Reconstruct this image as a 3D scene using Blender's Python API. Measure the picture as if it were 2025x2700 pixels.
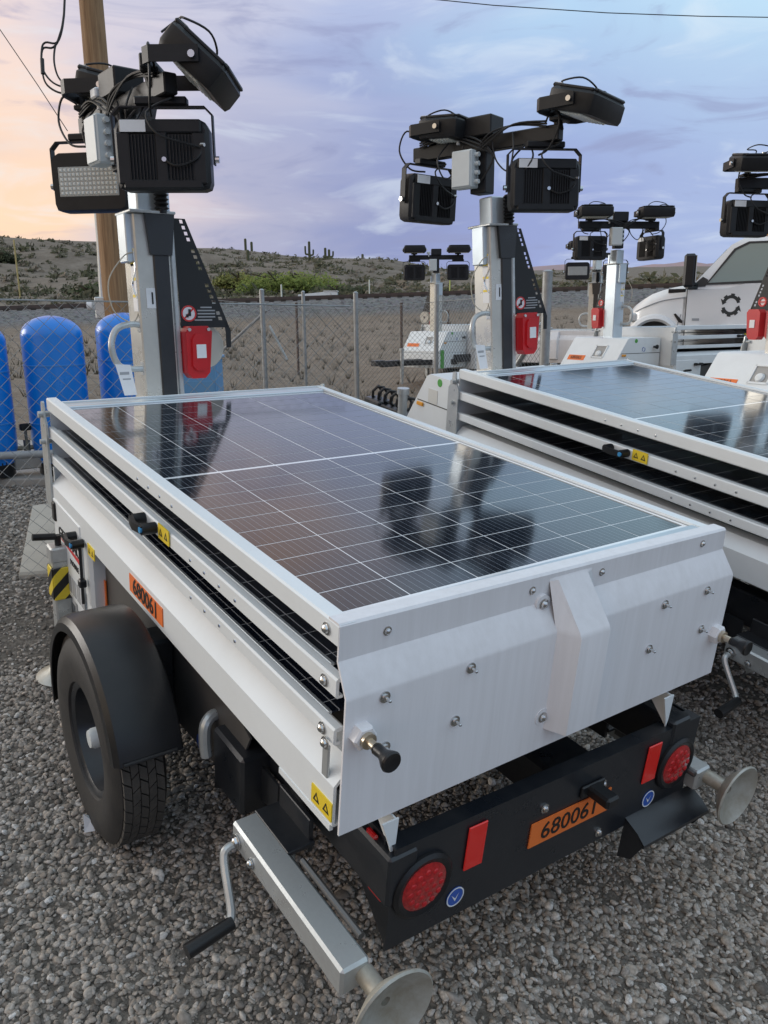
import bpy, bmesh, math, random
import numpy as np
from mathutils import Matrix, Vector
random.seed(7); rng = np.random.default_rng(11)
R_ = math.radians
for o in list(bpy.data.objects): bpy.data.objects.remove(o)
scn = bpy.context.scene
col = scn.collection

# ------------------------------------------------------------------ camera
TH = R_(7.0)                                    # slope of the yard under the two near trailers
ROTX = np.array([[1,0,0],[0,math.cos(TH),-math.sin(TH)],[0,math.sin(TH),math.cos(TH)]])
RC = np.array([[0.8146,-0.5765,0.0635],[-0.1436,-0.3065,-0.9410],[0.5619,0.7574,-0.3325]])
q_, r_ = np.linalg.qr(RC.T); RC = (q_*np.sign(np.diag(r_))).T
CAMF = np.array([-1.2987,-1.1449,1.6928])
RW = RC @ ROTX.T
CW = ROTX @ CAMF
FPX = 2096.57
cam_d = bpy.data.cameras.new('camera'); cam = bpy.data.objects.new('camera', cam_d); col.objects.link(cam)
m = Matrix.Identity(4)
for i in range(3):
    m[i][0] = RW[0][i]; m[i][1] = -RW[1][i]; m[i][2] = -RW[2][i]; m[i][3] = CW[i]
cam.matrix_world = m
cam_d.sensor_fit = 'VERTICAL'; cam_d.sensor_height = 36; cam_d.lens = 36*FPX/2700
cam_d.clip_start = .05; cam_d.clip_end = 9000
scn.camera = cam
scn.render.resolution_x = 768; scn.render.resolution_y = 1024

def px(u, v, D):                                # photo pixel + distance along the view axis -> place
    d = np.array([(u-1012.5)/FPX, (v-1350)/FPX, 1.0])*D
    return Vector(CW + RW.T @ d)
def proj(P):
    c = RW @ (np.array(P)-CW); return (FPX*c[0]/c[2]+1012.5, FPX*c[1]/c[2]+1350, c[2])

# ------------------------------------------------------------------ sky and light
SUN_AZ = R_(128); SUN_EL = R_(9)                # azimuth measured from +X towards +Y
sund = Vector((math.cos(SUN_AZ)*math.cos(SUN_EL), math.sin(SUN_AZ)*math.cos(SUN_EL), math.sin(SUN_EL)))
w = bpy.data.worlds.new('World'); scn.world = w; w.use_nodes = True
nt = w.node_tree; N = nt.nodes; L = nt.links; N.clear()
def nd(t, **kw):
    n = N.new(t)
    for k, v in kw.items(): setattr(n, k, v)
    return n
def wmath(op, a, b=None, clamp=False):
    n = nd('ShaderNodeMath', operation=op, use_clamp=clamp)
    for i, x in enumerate((a, b)):
        if x is None: continue
        if isinstance(x, (int, float)): n.inputs[i].default_value = x
        else: L.new(x, n.inputs[i])
    return n.outputs[0]
def wmix(f, a, b):
    n = nd('ShaderNodeMix', data_type='RGBA')
    for i, x in ((0, f), (6, a), (7, b)):
        if isinstance(x, (int, float)): n.inputs[i].default_value = x
        elif isinstance(x, tuple): n.inputs[i].default_value = (*x, 1)
        else: L.new(x, n.inputs[i])
    return n.outputs[2]
def wramp(x, stops):
    n = nd('ShaderNodeValToRGB'); L.new(x, n.inputs[0])
    cr = n.color_ramp; cr.interpolation = 'EASE'
    while len(cr.elements) < len(stops): cr.elements.new(.5)
    for e, (p, c) in zip(cr.elements, stops): e.position = p; e.color = (*c, 1)
    return n.outputs[0]
tc = nd('ShaderNodeTexCoord'); gen = tc.outputs['Generated']
dt = nd('ShaderNodeVectorMath', operation='DOT_PRODUCT'); L.new(gen, dt.inputs[0]); dt.inputs[1].default_value = sund
sep = nd('ShaderNodeSeparateXYZ'); L.new(gen, sep.inputs[0])
t01 = wmath('MULTIPLY_ADD', dt.outputs['Value'], .5); t01.node.inputs[2].default_value = .5
# slow warp of the cloud sheet
mp = nd('ShaderNodeMapping'); L.new(gen, mp.inputs[0]); mp.inputs['Scale'].default_value = (1.2, 1.2, 5.0); mp.inputs['Rotation'].default_value = (.16, -.10, .3)
no = nd('ShaderNodeTexNoise'); L.new(mp.outputs[0], no.inputs[0]); no.inputs['Scale'].default_value = 2.1; no.inputs['Detail'].default_value = 6; no.inputs['Roughness'].default_value = .52; no.inputs['Distortion'].default_value = .5
no2 = nd('ShaderNodeTexNoise'); L.new(mp.outputs[0], no2.inputs[0]); no2.inputs['Scale'].default_value = 5.5; no2.inputs['Detail'].default_value = 5; no2.inputs['Roughness'].default_value = .55; no2.inputs['Distortion'].default_value = .8
def lin(*c): return tuple(((x/255+.055)/1.055)**2.4 if x > 10 else x/255/12.92 for x in c)
LEFT = (-RW[0][0], -RW[0][1], 0)                # horizontal direction of the sunset side
dl = nd('ShaderNodeVectorMath', operation='DOT_PRODUCT'); L.new(gen, dl.inputs[0]); dl.inputs[1].default_value = LEFT
warp = wmath('MULTIPLY', wmath('SUBTRACT', no.outputs[0], .5), .34)
al = wmath('ADD', wmath('ADD', wmath('MULTIPLY', dl.outputs['Value'], .5), .5), wmath('MULTIPLY', warp, .6))
low = wramp(al, [(0, lin(176,190,214)), (.28, lin(160,176,216)), (.40, lin(146,158,206)), (.50, lin(138,147,190)), (.575, lin(166,168,196)), (.645, lin(208,195,202)), (.70, lin(248,212,182)), (.86, lin(252,224,180)), (1, lin(250,224,190))])
high = wramp(al, [(0, lin(200,222,238)), (.28, lin(196,232,248)), (.42, lin(180,212,238)), (.52, lin(176,189,222)), (.60, lin(196,198,218)), (.70, lin(232,216,217)), (.86, lin(250,228,208)), (1, lin(240,226,214))])
elev = wmath('ADD', sep.outputs[2], wmath('MULTIPLY', warp, .55))
n_ = nd('ShaderNodeMapRange', interpolation_type='SMOOTHSTEP'); L.new(elev, n_.inputs[0]); n_.inputs[1].default_value = .10; n_.inputs[2].default_value = .40
c1a = wmix(n_.outputs[0], low, high)
zen = wramp(al, [(0, lin(206,228,246)), (.42, lin(204,226,246)), (.50, lin(214,206,214)), (.56, lin(238,198,172)), (.68, lin(246,204,168)), (.85, lin(232,226,224)), (1, lin(220,228,236))])
top_ = lin(214,234,250)
nz = nd('ShaderNodeMapRange', interpolation_type='SMOOTHSTEP'); L.new(elev, nz.inputs[0]); nz.inputs[1].default_value = .34; nz.inputs[2].default_value = .56
c1z = wmix(nz.outputs[0], c1a, zen)
nt_ = nd('ShaderNodeMapRange', interpolation_type='SMOOTHSTEP'); L.new(elev, nt_.inputs[0]); nt_.inputs[1].default_value = .58; nt_.inputs[2].default_value = .85
c1 = wmix(nt_.outputs[0], c1z, top_)
n3 = nd('ShaderNodeMapRange', interpolation_type='SMOOTHSTEP'); L.new(no2.outputs[0], n3.inputs[0]); n3.inputs[1].default_value = .50; n3.inputs[2].default_value = .74; n3.inputs[4].default_value = .42
c1b = wmix(n3.outputs[0], c1, lin(222,232,240))
n4 = nd('ShaderNodeMapRange', interpolation_type='SMOOTHSTEP'); L.new(no2.outputs[0], n4.inputs[0]); n4.inputs[1].default_value = .46; n4.inputs[2].default_value = .28; n4.inputs[4].default_value = .55
c2 = wmix(n4.outputs[0], c1b, lin(140,146,184))
sky = nd('ShaderNodeTexSky', sky_type='NISHITA'); sky.sun_disc = False; sky.sun_elevation = SUN_EL; sky.sun_rotation = math.pi/2-SUN_AZ
skm = nd('ShaderNodeVectorMath', operation='SCALE'); L.new(sky.outputs[0], skm.inputs[0]); skm.inputs['Scale'].default_value = .10
c3 = wmix(.93, skm.outputs[0], c2)
bg = nd('ShaderNodeBackground'); L.new(c3, bg.inputs[0]); bg.inputs[1].default_value = .86
wo = nd('ShaderNodeOutputWorld'); L.new(bg.outputs[0], wo.inputs[0])
sl = bpy.data.lights.new('sun', 'SUN'); so = bpy.data.objects.new('sun', sl); col.objects.link(so)
sl.energy = 1.1; sl.angle = R_(30); sl.color = (1, .97, .94)
so.rotation_euler = sund.to_track_quat('Z', 'Y').to_euler()
so.location = (0, 0, 12)
vs = scn.view_settings; vs.view_transform = 'Standard'; vs.look = 'None'; vs.gamma = 1; vs.exposure = 0.44
scn.render.engine = 'CYCLES'

# ------------------------------------------------------------------ materials
MATS = {}
def mat(name, c, rough=.5, metal=0, c2=None, nscale=8, namt=.5, bump=0, bscale=60, coat=0, stretch=None, spec=None, rvar=.0, trans=0, dust=0):
    if name in MATS: return MATS[name]
    M = bpy.data.materials.new(name); M.use_nodes = True; MATS[name] = M
    t = M.node_tree; p = t.nodes['Principled BSDF']
    p.inputs['Base Color'].default_value = (*c, 1); p.inputs['Roughness'].default_value = rough; p.inputs['Metallic'].default_value = metal
    if coat: p.inputs['Coat Weight'].default_value = coat; p.inputs['Coat Roughness'].default_value = .04
    if spec is not None: p.inputs['Specular IOR Level'].default_value = spec
    if trans: p.inputs['Transmission Weight'].default_value = trans
    tcn = t.nodes.new('ShaderNodeTexCoord'); vec = tcn.outputs['Object']
    if stretch:
        mpn = t.nodes.new('ShaderNodeMapping'); t.links.new(vec, mpn.inputs[0]); mpn.inputs['Scale'].default_value = stretch; vec = mpn.outputs[0]
    if c2 is not None or rvar:
        n = t.nodes.new('ShaderNodeTexNoise'); t.links.new(vec, n.inputs[0]); n.inputs['Scale'].default_value = nscale; n.inputs['Detail'].default_value = 6; n.inputs['Roughness'].default_value = .65
        mr = t.nodes.new('ShaderNodeMapRange'); t.links.new(n.outputs[0], mr.inputs[0]); mr.inputs[1].default_value = .35; mr.inputs[2].default_value = .68; mr.inputs[4].default_value = namt
        if c2 is not None:
            mx = t.nodes.new('ShaderNodeMix'); mx.data_type = 'RGBA'; mx.inputs[6].default_value = (*c, 1); mx.inputs[7].default_value = (*c2, 1)
            t.links.new(mr.outputs[0], mx.inputs[0]); t.links.new(mx.outputs[2], p.inputs['Base Color'])
        if rvar:
            mr2 = t.nodes.new('ShaderNodeMapRange'); t.links.new(n.outputs[0], mr2.inputs[0]); mr2.inputs[1].default_value = .3; mr2.inputs[2].default_value = .7; mr2.inputs[3].default_value = max(.02, rough-rvar); mr2.inputs[4].default_value = rough+rvar
            t.links.new(mr2.outputs[0], p.inputs['Roughness'])
    if bump:
        nb = t.nodes.new('ShaderNodeTexNoise'); t.links.new(vec, nb.inputs[0]); nb.inputs['Scale'].default_value = bscale; nb.inputs['Detail'].default_value = 4
        b = t.nodes.new('ShaderNodeBump'); b.inputs['Strength'].default_value = bump; b.inputs['Distance'].default_value = .01
        t.links.new(nb.outputs[0], b.inputs['Height']); t.links.new(b.outputs[0], p.inputs['Normal'])
    return M
WHITE = mat('white_paint', (.77,.82,.84), .38, c2=(.67,.71,.72), nscale=4, namt=.55, rvar=.08, bump=.02, bscale=300)
CAPW = mat('white_end_panel', (.78,.78,.80), .42, c2=(.64,.635,.64), nscale=5, namt=.45, stretch=(9,9,.5), rvar=.06, bump=.015, bscale=200)
BLACK = mat('black_paint', (.010,.013,.018), .34, c2=(.026,.027,.029), nscale=9, namt=.6, rvar=.1, bump=.03, bscale=160, spec=.6)
GREYP = mat('dark_grey_plate', (.075,.073,.070), .48, c2=(.10,.096,.09), nscale=7, namt=.6)
PLAST = mat('black_plastic', (.010,.011,.013), .34, c2=(.022,.021,.020), nscale=10, namt=.5, bump=.05, bscale=260, spec=.4)
LAMPB = mat('lamp_housing', (.013,.014,.016), .46, c2=(.026,.026,.027), nscale=14, namt=.5, bump=.05, bscale=320, spec=.3)
FIN = mat('heat_sink', (.006,.006,.007), .55)
GALV = mat('galvanised', (.54,.57,.57), .34, .5, c2=(.42,.44,.445), nscale=16, namt=.8, rvar=.12, bump=.02, bscale=90)
GALVM = mat('mast_steel', (.60,.59,.54), .30, .45, c2=(.48,.48,.45), nscale=7, namt=.8, rvar=.1)
GUARD = mat('guard_black', (.010,.011,.013), .55)
ZINC = mat('zinc_blue', (.58,.66,.72), .32, .5, c2=(.48,.56,.62), nscale=10, namt=.6)
DISC = mat('jack_plate', (.50,.50,.46), .5, .45, c2=(.30,.26,.19), nscale=14, namt=.8, bump=.08, bscale=90)
ALU = mat('aluminium', (.60,.66,.70), .28, .65, c2=(.5,.56,.6), nscale=6, namt=.5, stretch=(1,30,1))
CHROME = mat('bolt_steel', (.62,.62,.62), .22, 1)
RUBBER = mat('tyre_rubber', (.014,.014,.015), .66, c2=(.034,.032,.029), nscale=14, namt=.7, bump=.1, bscale=200)
TREAD = mat('tyre_tread', (.075,.068,.060), .85, c2=(.045,.043,.04), nscale=30, namt=.8, bump=.1, bscale=200)
RED = mat('red_plastic', (.55,.012,.018), .3, c2=(.40,.01,.015), nscale=12, namt=.5)
REFL = mat('red_reflector', (.80,.02,.015), .25, coat=.4)
LENS = mat('red_lens', (.30,.004,.008), .12, c2=(.60,.02,.02), nscale=120, namt=.8, coat=.7)
ORANGE = mat('orange_label', (.83,.19,.035), .5, c2=(.72,.16,.03), nscale=10, namt=.6)
YEL = mat('yellow_sticker', (.80,.60,.03), .45)
INK = mat('ink_black', (.012,.012,.012), .5)
BLUEST = mat('blue_sticker', (.03,.10,.42), .4)
BLUECAP = mat('blue_cap', (.05,.30,.60), .4)
GREEN = mat('green_paint', (.07,.34,.05), .45)
WSTICK = mat('white_sticker', (.78,.80,.82), .45, c2=(.70,.72,.74), nscale=20, namt=.5)
GREYT = mat('grey_print', (.34,.36,.38), .5)
REDINK = mat('red_ink', (.62,.03,.03), .45)
JBOX = mat('junction_box_grey', (.60,.65,.66), .45, c2=(.52,.56,.57), nscale=8, namt=.5)
CABLE = mat('cable_black', (.012,.012,.013), .5)
BACKS = mat('panel_backsheet', (.86,.88,.90), .12, coat=1)
LEDM = mat('led_board', (.38,.40,.39), .35, c2=(.30,.31,.30), nscale=20, namt=.6, coat=.5)
LEDD = mat('led_dome', (.72,.74,.70), .2, coat=.5)
REEL = mat('reel_beige', (.50,.48,.42), .5)
def cell_mat():
    M = bpy.data.materials.new('solar_cell_silicon'); M.use_nodes = True; t = M.node_tree; p = t.nodes['Principled BSDF']
    p.inputs['Roughness'].default_value = .09; p.inputs['Coat Weight'].default_value = 1; p.inputs['Coat Roughness'].default_value = .085; p.inputs['Coat IOR'].default_value = 1.5; p.inputs['Specular IOR Level'].default_value = .08
    tcn = t.nodes.new('ShaderNodeTexCoord'); s = t.nodes.new('ShaderNodeSeparateXYZ'); t.links.new(tcn.outputs['Object'], s.inputs[0])
    def mm(op, a, b):
        n = t.nodes.new('ShaderNodeMath'); n.operation = op
        for i, x in enumerate((a, b)):
            if isinstance(x, (int, float)): n.inputs[i].default_value = x
            else: t.links.new(x, n.inputs[i])
        return n.outputs[0]
    fx = mm('ABSOLUTE', mm('SUBTRACT', mm('FRACT', mm('ADD', mm('MULTIPLY', s.outputs[0], 10/.182), 50.5), 0), .5), 0)
    line = mm('LESS_THAN', fx, .028)
    oi = t.nodes.new('ShaderNodeObjectInfo')
    mr = t.nodes.new('ShaderNodeMapRange'); t.links.new(oi.outputs['Random'], mr.inputs[0]); mr.inputs[3].default_value = .8; mr.inputs[4].default_value = 1.25
    cm = t.nodes.new('ShaderNodeVectorMath'); cm.operation = 'SCALE'; cm.inputs[0].default_value = (.008,.012,.020); t.links.new(mr.outputs[0], cm.inputs['Scale'])
    mx = t.nodes.new('ShaderNodeMix'); mx.data_type = 'RGBA'; t.links.new(line, mx.inputs[0]); t.links.new(cm.outputs[0], mx.inputs[6]); mx.inputs[7].default_value = (.22,.25,.29,1)
    t.links.new(mx.outputs[2], p.inputs['Base Color'])
    return M
CELL = cell_mat()
def panel_mat():                                 # stowed panels between the rails: cell grid as flat print under the glass
    M = bpy.data.materials.new('stowed_panel_glass'); M.use_nodes = True; t = M.node_tree; p = t.nodes['Principled BSDF']
    p.inputs['Roughness'].default_value = .1; p.inputs['Coat Weight'].default_value = 1; p.inputs['Coat Roughness'].default_value = .03
    tcn = t.nodes.new('ShaderNodeTexCoord'); s = t.nodes.new('ShaderNodeSeparateXYZ'); t.links.new(tcn.outputs['Object'], s.inputs[0])
    def mm(op, a, b):
        n = t.nodes.new('ShaderNodeMath'); n.operation = op
        for i, x in enumerate((a, b)):
            if isinstance(x, (int, float)): n.inputs[i].default_value = x
            else: t.links.new(x, n.inputs[i])
        return n.outputs[0]
    fy = mm('FRACT', mm('DIVIDE', mm('ADD', s.outputs[1], 10*.0925), .0925), 0); fx = mm('FRACT', mm('DIVIDE', mm('ADD', s.outputs[0], 9*.184), .184), 0)
    ly = mm('LESS_THAN', mm('ABSOLUTE', mm('SUBTRACT', fy, .5), 0), .487); lx = mm('LESS_THAN', mm('ABSOLUTE', mm('SUBTRACT', fx, .5), 0), .493)
    ins = mm('MULTIPLY', ly, lx)
    mx = t.nodes.new('ShaderNodeMix'); mx.data_type = 'RGBA'; t.links.new(ins, mx.inputs[0]); mx.inputs[6].default_value = (.42,.45,.48,1); mx.inputs[7].default_value = (.010,.014,.024,1)
    t.links.new(mx.outputs[2], p.inputs['Base Color'])
    return M
PANELM = panel_mat()
def stripe_mat():
    M = bpy.data.materials.new('hazard_stripes'); M.use_nodes = True; t = M.node_tree; p = t.nodes['Principled BSDF']; p.inputs['Roughness'].default_value = .45
    tcn = t.nodes.new('ShaderNodeTexCoord'); s = t.nodes.new('ShaderNodeSeparateXYZ'); t.links.new(tcn.outputs['Object'], s.inputs[0])
    a = t.nodes.new('ShaderNodeMath'); a.operation = 'ADD'; t.links.new(s.outputs[2], a.inputs[0])
    b = t.nodes.new('ShaderNodeMath'); b.operation = 'SUBTRACT'; t.links.new(s.outputs[1], b.inputs[0]); t.links.new(s.outputs[0], b.inputs[1]); t.links.new(b.outputs[0], a.inputs[1])
    c = t.nodes.new('ShaderNodeMath'); c.operation = 'MULTIPLY'; t.links.new(a.outputs[0], c.inputs[0]); c.inputs[1].default_value = 11
    d = t.nodes.new('ShaderNodeMath'); d.operation = 'FRACT'; t.links.new(c.outputs[0], d.inputs[0])
    e = t.nodes.new('ShaderNodeMath'); e.operation = 'GREATER_THAN'; t.links.new(d.outputs[0], e.inputs[0]); e.inputs[1].default_value = .5
    mx = t.nodes.new('ShaderNodeMix'); mx.data_type = 'RGBA'; t.links.new(e.outputs[0], mx.inputs[0]); mx.inputs[6].default_value = (.015,.015,.015,1); mx.inputs[7].default_value = (.72,.56,.04,1)
    t.links.new(mx.outputs[2], p.inputs['Base Color'])
    return M
HAZ = stripe_mat()

# ------------------------------------------------------------------ mesh helpers
I4 = Matrix.Identity(4)
def T(x, y, z): return Matrix.Translation((x, y, z))
def RX(a): return Matrix.Rotation(a, 4, 'X')
def RY(a): return Matrix.Rotation(a, 4, 'Y')
def RZ(a): return Matrix.Rotation(a, 4, 'Z')
class MB:
    def __init__(s): s.v = []; s.f = []; s.M = I4; s.mi = []; s.cur = 0
    def at(s, M): s.M = M; return s
    def add(s, vs, fs):
        o = len(s.v); s.v += [tuple(s.M @ Vector(p)) for p in vs]; s.f += [tuple(o+i for i in f) for f in fs]; s.mi += [s.cur]*len(fs); return s
    def box(s, c, d, b=0):
        x, y, z = [k/2 for k in d]
        if b <= 0:
            vs = [(c[0]+i*x, c[1]+j*y, c[2]+k*z) for i in (-1,1) for j in (-1,1) for k in (-1,1)]
            return s.add(vs, [(0,1,3,2),(4,6,7,5),(0,4,5,1),(2,3,7,6),(0,2,6,4),(1,5,7,3)])
        b = min(b, .49*min(d)); h = (x, y, z); vs = []; idx = {}
        for sg in [(i,j,k) for i in (-1,1) for j in (-1,1) for k in (-1,1)]:
            for a in range(3):
                idx[(sg, a)] = len(vs)
                vs.append(tuple(c[q]+sg[q]*(h[q]-(0 if q == a else b)) for q in range(3)))
        fs = []
        for a in range(3):
            b1, b2 = [q for q in range(3) if q != a]
            for sa in (-1, 1):
                def S(p, q):
                    t = [0,0,0]; t[a] = sa; t[b1] = p; t[b2] = q; return tuple(t)
                fs.append(tuple(idx[(S(p, q), a)] for p, q in ((-1,-1),(1,-1),(1,1),(-1,1))))
            for s1 in (-1, 1):
                for s2 in (-1, 1):
                    def S2(p):
                        t = [0,0,0]; t[a] = p; t[b1] = s1; t[b2] = s2; return tuple(t)
                    fs.append((idx[(S2(-1), b1)], idx[(S2(1), b1)], idx[(S2(1), b2)], idx[(S2(-1), b2)]))
        for sg in [(i,j,k) for i in (-1,1) for j in (-1,1) for k in (-1,1)]:
            fs.append(tuple(idx[(sg, a)] for a in range(3)))
        return s.add(vs, fs)
    def cyl(s, p0, p1, r, n=12, r1=None, caps=True):
        p0 = Vector(p0); p1 = Vector(p1); r1 = r if r1 is None else r1
        d = (p1-p0).normalized(); a = d.orthogonal().normalized(); b = d.cross(a)
        vs = [tuple(p0+(a*math.cos(2*math.pi*i/n)+b*math.sin(2*math.pi*i/n))*r) for i in range(n)] + [tuple(p1+(a*math.cos(2*math.pi*i/n)+b*math.sin(2*math.pi*i/n))*r1) for i in range(n)]
        fs = [(i, (i+1) % n, n+(i+1) % n, n+i) for i in range(n)]
        if caps: fs += [tuple(range(n)), tuple(range(n, 2*n))]
        return s.add(vs, fs)
    def tube(s, pts, r, n=8):
        pts = [Vector(p) for p in pts]; vs = []; fs = []; prev = None
        for i, p in enumerate(pts):
            d = (pts[min(i+1, len(pts)-1)]-pts[max(i-1, 0)]).normalized()
            a = d.orthogonal().normalized() if prev is None else (prev-d*prev.dot(d)).normalized()
            prev = a; b = d.cross(a)
            vs += [tuple(p+(a*math.cos(2*math.pi*k/n)+b*math.sin(2*math.pi*k/n))*r) for k in range(n)]
        for i in range(len(pts)-1):
            fs += [(i*n+k, i*n+(k+1) % n, (i+1)*n+(k+1) % n, (i+1)*n+k) for k in range(n)]
        fs += [tuple(range(n)), tuple(range((len(pts)-1)*n, len(pts)*n))]
        return s.add(vs, fs)
    def prism(s, poly, lo, hi, axis=0):          # closed outline extruded along an axis
        n = len(poly)
        def P(q, t):
            return {0: (t, q[0], q[1]), 1: (q[0], t, q[1]), 2: (q[0], q[1], t)}[axis]
        return s.add([P(q, lo) for q in poly]+[P(q, hi) for q in poly], [(i, (i+1) % n, n+(i+1) % n, n+i) for i in range(n)]+[tuple(range(n)), tuple(range(n, 2*n))])
    def sheet(s, line, lo, hi, axis=0, th=.004):  # bent sheet metal: open profile with thickness
        pts = [Vector(q) for q in line]; off = []
        for i in range(len(pts)):
            d = (pts[min(i+1, len(pts)-1)]-pts[max(i-1, 0)]).normalized(); off.append(pts[i]+Vector((-d.y, d.x))*th)
        return s.prism([tuple(p) for p in pts]+[tuple(p) for p in reversed(off)], lo, hi, axis)
    def lathe(s, prof, n=24, ring=False):                    # profile of (r, z) round local z
        vs = []; fs = []
        for r, z in prof: vs += [(r*math.cos(2*math.pi*k/n), r*math.sin(2*math.pi*k/n), z) for k in range(n)]
        for i in range(len(prof)-1): fs += [(i*n+k, i*n+(k+1) % n, (i+1)*n+(k+1) % n, (i+1)*n+k) for k in range(n)]
        if ring:
            e = (len(prof)-1)*n; fs += [(e+k, e+(k+1) % n, (k+1) % n, k) for k in range(n)]; return s.add(vs, fs)
        if prof[0][0] > 1e-5: fs.append(tuple(range(n)))
        if prof[-1][0] > 1e-5: fs.append(tuple(range((len(prof)-1)*n, len(prof)*n)))
        return s.add(vs, fs)
    def mesh(s, name, smooth=True, recalc=True):
        me = bpy.data.meshes.new(name); me.from_pydata(s.v, [], s.f)
        if any(s.mi): me.polygons.foreach_set('material_index', s.mi)
        if recalc:
            bm = bmesh.new(); bm.from_mesh(me); bmesh.ops.remove_doubles(bm, verts=bm.verts, dist=1e-6); bmesh.ops.recalc_face_normals(bm, faces=bm.faces); bm.to_mesh(me); bm.free()
        if smooth: me.shade_smooth(); me.set_sharp_from_angle(angle=R_(32))
        me.update(); return me
    def build(s, name, m, parent=None, smooth=True, recalc=True, **kw):
        return link(name, s.mesh(name, smooth, recalc), m, parent, **kw)
def link(name, me, m, parent=None, M=None, **props):
    o = bpy.data.objects.new(name, me); col.objects.link(o)
    if m is not None and hasattr(me, 'materials') and len(me.materials) == 0:
        for q in (m if isinstance(m, (list, tuple)) else [m]): me.materials.append(q)
    if parent is not None: o.parent = parent
    if M is not None: o.matrix_local = M
    for k, v in props.items(): o[k] = v
    return o
def thing(name, label, cat, M=I4, group=None):
    o = bpy.data.objects.new(name, None); col.objects.link(o); o.matrix_world = M; o.empty_display_size = .2
    o['label'] = label; o['category'] = cat
    if group: o['group'] = group
    return o
TXT = {}
def text_mesh(s, size=1.0, ext=.001):
    k = (s, size)
    if k in TXT: return TXT[k]
    cu = bpy.data.curves.new('txt', 'FONT'); cu.body = s; cu.size = size; cu.extrude = ext; cu.align_x = 'CENTER'; cu.align_y = 'CENTER'; cu.resolution_u = 3; cu.offset = .012*size if len(s) > 6 or size > .07 else 0
    ob = bpy.data.objects.new('txt', cu); col.objects.link(ob)
    bpy.context.view_layer.update()
    me = bpy.data.meshes.new_from_object(ob.evaluated_get(bpy.context.evaluated_depsgraph_get()))
    bpy.data.objects.remove(ob); me.name = 'lettering'; TXT[k] = me
    return me
def text(s, size, m, parent, M, sx=1.0, name='lettering', bold=0):
    me = text_mesh(s, size).copy(); me.materials.clear(); me.materials.append(m)
    return link(name, me, None, parent, M=M @ Matrix.Diagonal((sx, 1, 1, 1)))
def arc(c, r, a0, a1, n): return [(c[0]+r*math.cos(a0+(a1-a0)*i/n), c[1]+r*math.sin(a0+(a1-a0)*i/n)) for i in range(n+1)]
def spline(pts, n=6):
    pts = [Vector(p) for p in pts]; out = []
    for i in range(len(pts)-1):
        p0 = pts[max(i-1, 0)]; p1 = pts[i]; p2 = pts[i+1]; p3 = pts[min(i+2, len(pts)-1)]
        for k in range(n):
            t = k/n; out.append(.5*((2*p1)+(p2-p0)*t+(2*p0-5*p1+4*p2-p3)*t*t+(3*p1-p0-3*p2+p3)*t**3))
    out.append(pts[-1]); return out
# ------------------------------------------------------------------ terrain
def hz(u): return 609+.0675*(u-1012)
def yrail(u): return 820-.0345*u
def tab(u, xs, ys): return float(np.interp(u, xs, ys))
CRX = [-300,0,73,183,256,400,464,610,683,757,854,927,1037,1100,1200,1350,1500,1700,2100]
CRY = [630,626,629,636,642,649,653,661,667,675,680,684,690,703,716,733,742,744,742]
FRX = [-300,800,1000,1100,1250,1450,1600,1700,2100]
FRY = [660,690,704,712,713,712,709,705,700]
FH = Vector((RW[2][0], RW[2][1], 0)).normalized(); RH = Vector((FH.y, -FH.x, 0))
GZ = -.05/math.cos(TH)                         # yard surface, just below the trailer datum
def plane_z(x, y): return y*math.tan(TH)+GZ
def solve_z(x, y, target):
    lo, hi = -80.0, 120.0
    f = lambda z: proj((x, y, z))[1]
    for _ in range(50):
        m_ = (lo+hi)/2
        if f(m_) > target(proj((x, y, m_))[0]): lo = m_
        else: hi = m_
    return lo
RAD = [0, 5.2, 12, 37, 40.5, 45.5, 49, 62, 110, 200, 330, 700, 1500]
cl = lambda u: min(max(u, -250), 2150)
def tgt(r):
    def f(u):
        u = cl(u); h = hz(u)
        if r == 12: return h+tab(u, [0, 900, 1500, 2025], [470, 475, 380, 320])
        if r == 37: return yrail(u)+62
        if r in (40.5, 45.5): return yrail(u)+2+(-3 if r == 45.5 else 0)
        if r == 49: return yrail(u)+6
        if r == 62: return yrail(u)-6
        if r == 110: return .55*(yrail(u)-6)+.45*tab(u, CRX, CRY)
        if r == 200: return tab(u, CRX, CRY)
        if r == 330: return tab(u, CRX, CRY)+9
        if r == 700: return tab(u, FRX, FRY)
        if r == 1500: return tab(u, FRX, FRY)+1
    return f
NPHI = 161
PHI = np.linspace(-R_(62), R_(62), NPHI)
ZT = np.zeros((NPHI, len(RAD)))
def xy(phi, r):
    d = FH*math.cos(phi)+RH*math.sin(phi); return CW[0]+d.x*r, CW[1]+d.y*r
for i, ph in enumerate(PHI):
    pc = max(-R_(34), min(R_(34), ph))
    for j, r in enumerate(RAD):
        if j < 2: x, y = xy(ph, r); ZT[i, j] = plane_z(x, y)
        else: x, y = xy(pc, r); ZT[i, j] = solve_z(x, y, tgt(r))
for j in range(2, len(RAD)):
    if j in (3, 4, 5, 6): continue
    k = np.ones(3)/3
    for _ in range(2): ZT[1:-1, j] = np.convolve(ZT[:, j], k, 'valid')
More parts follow.
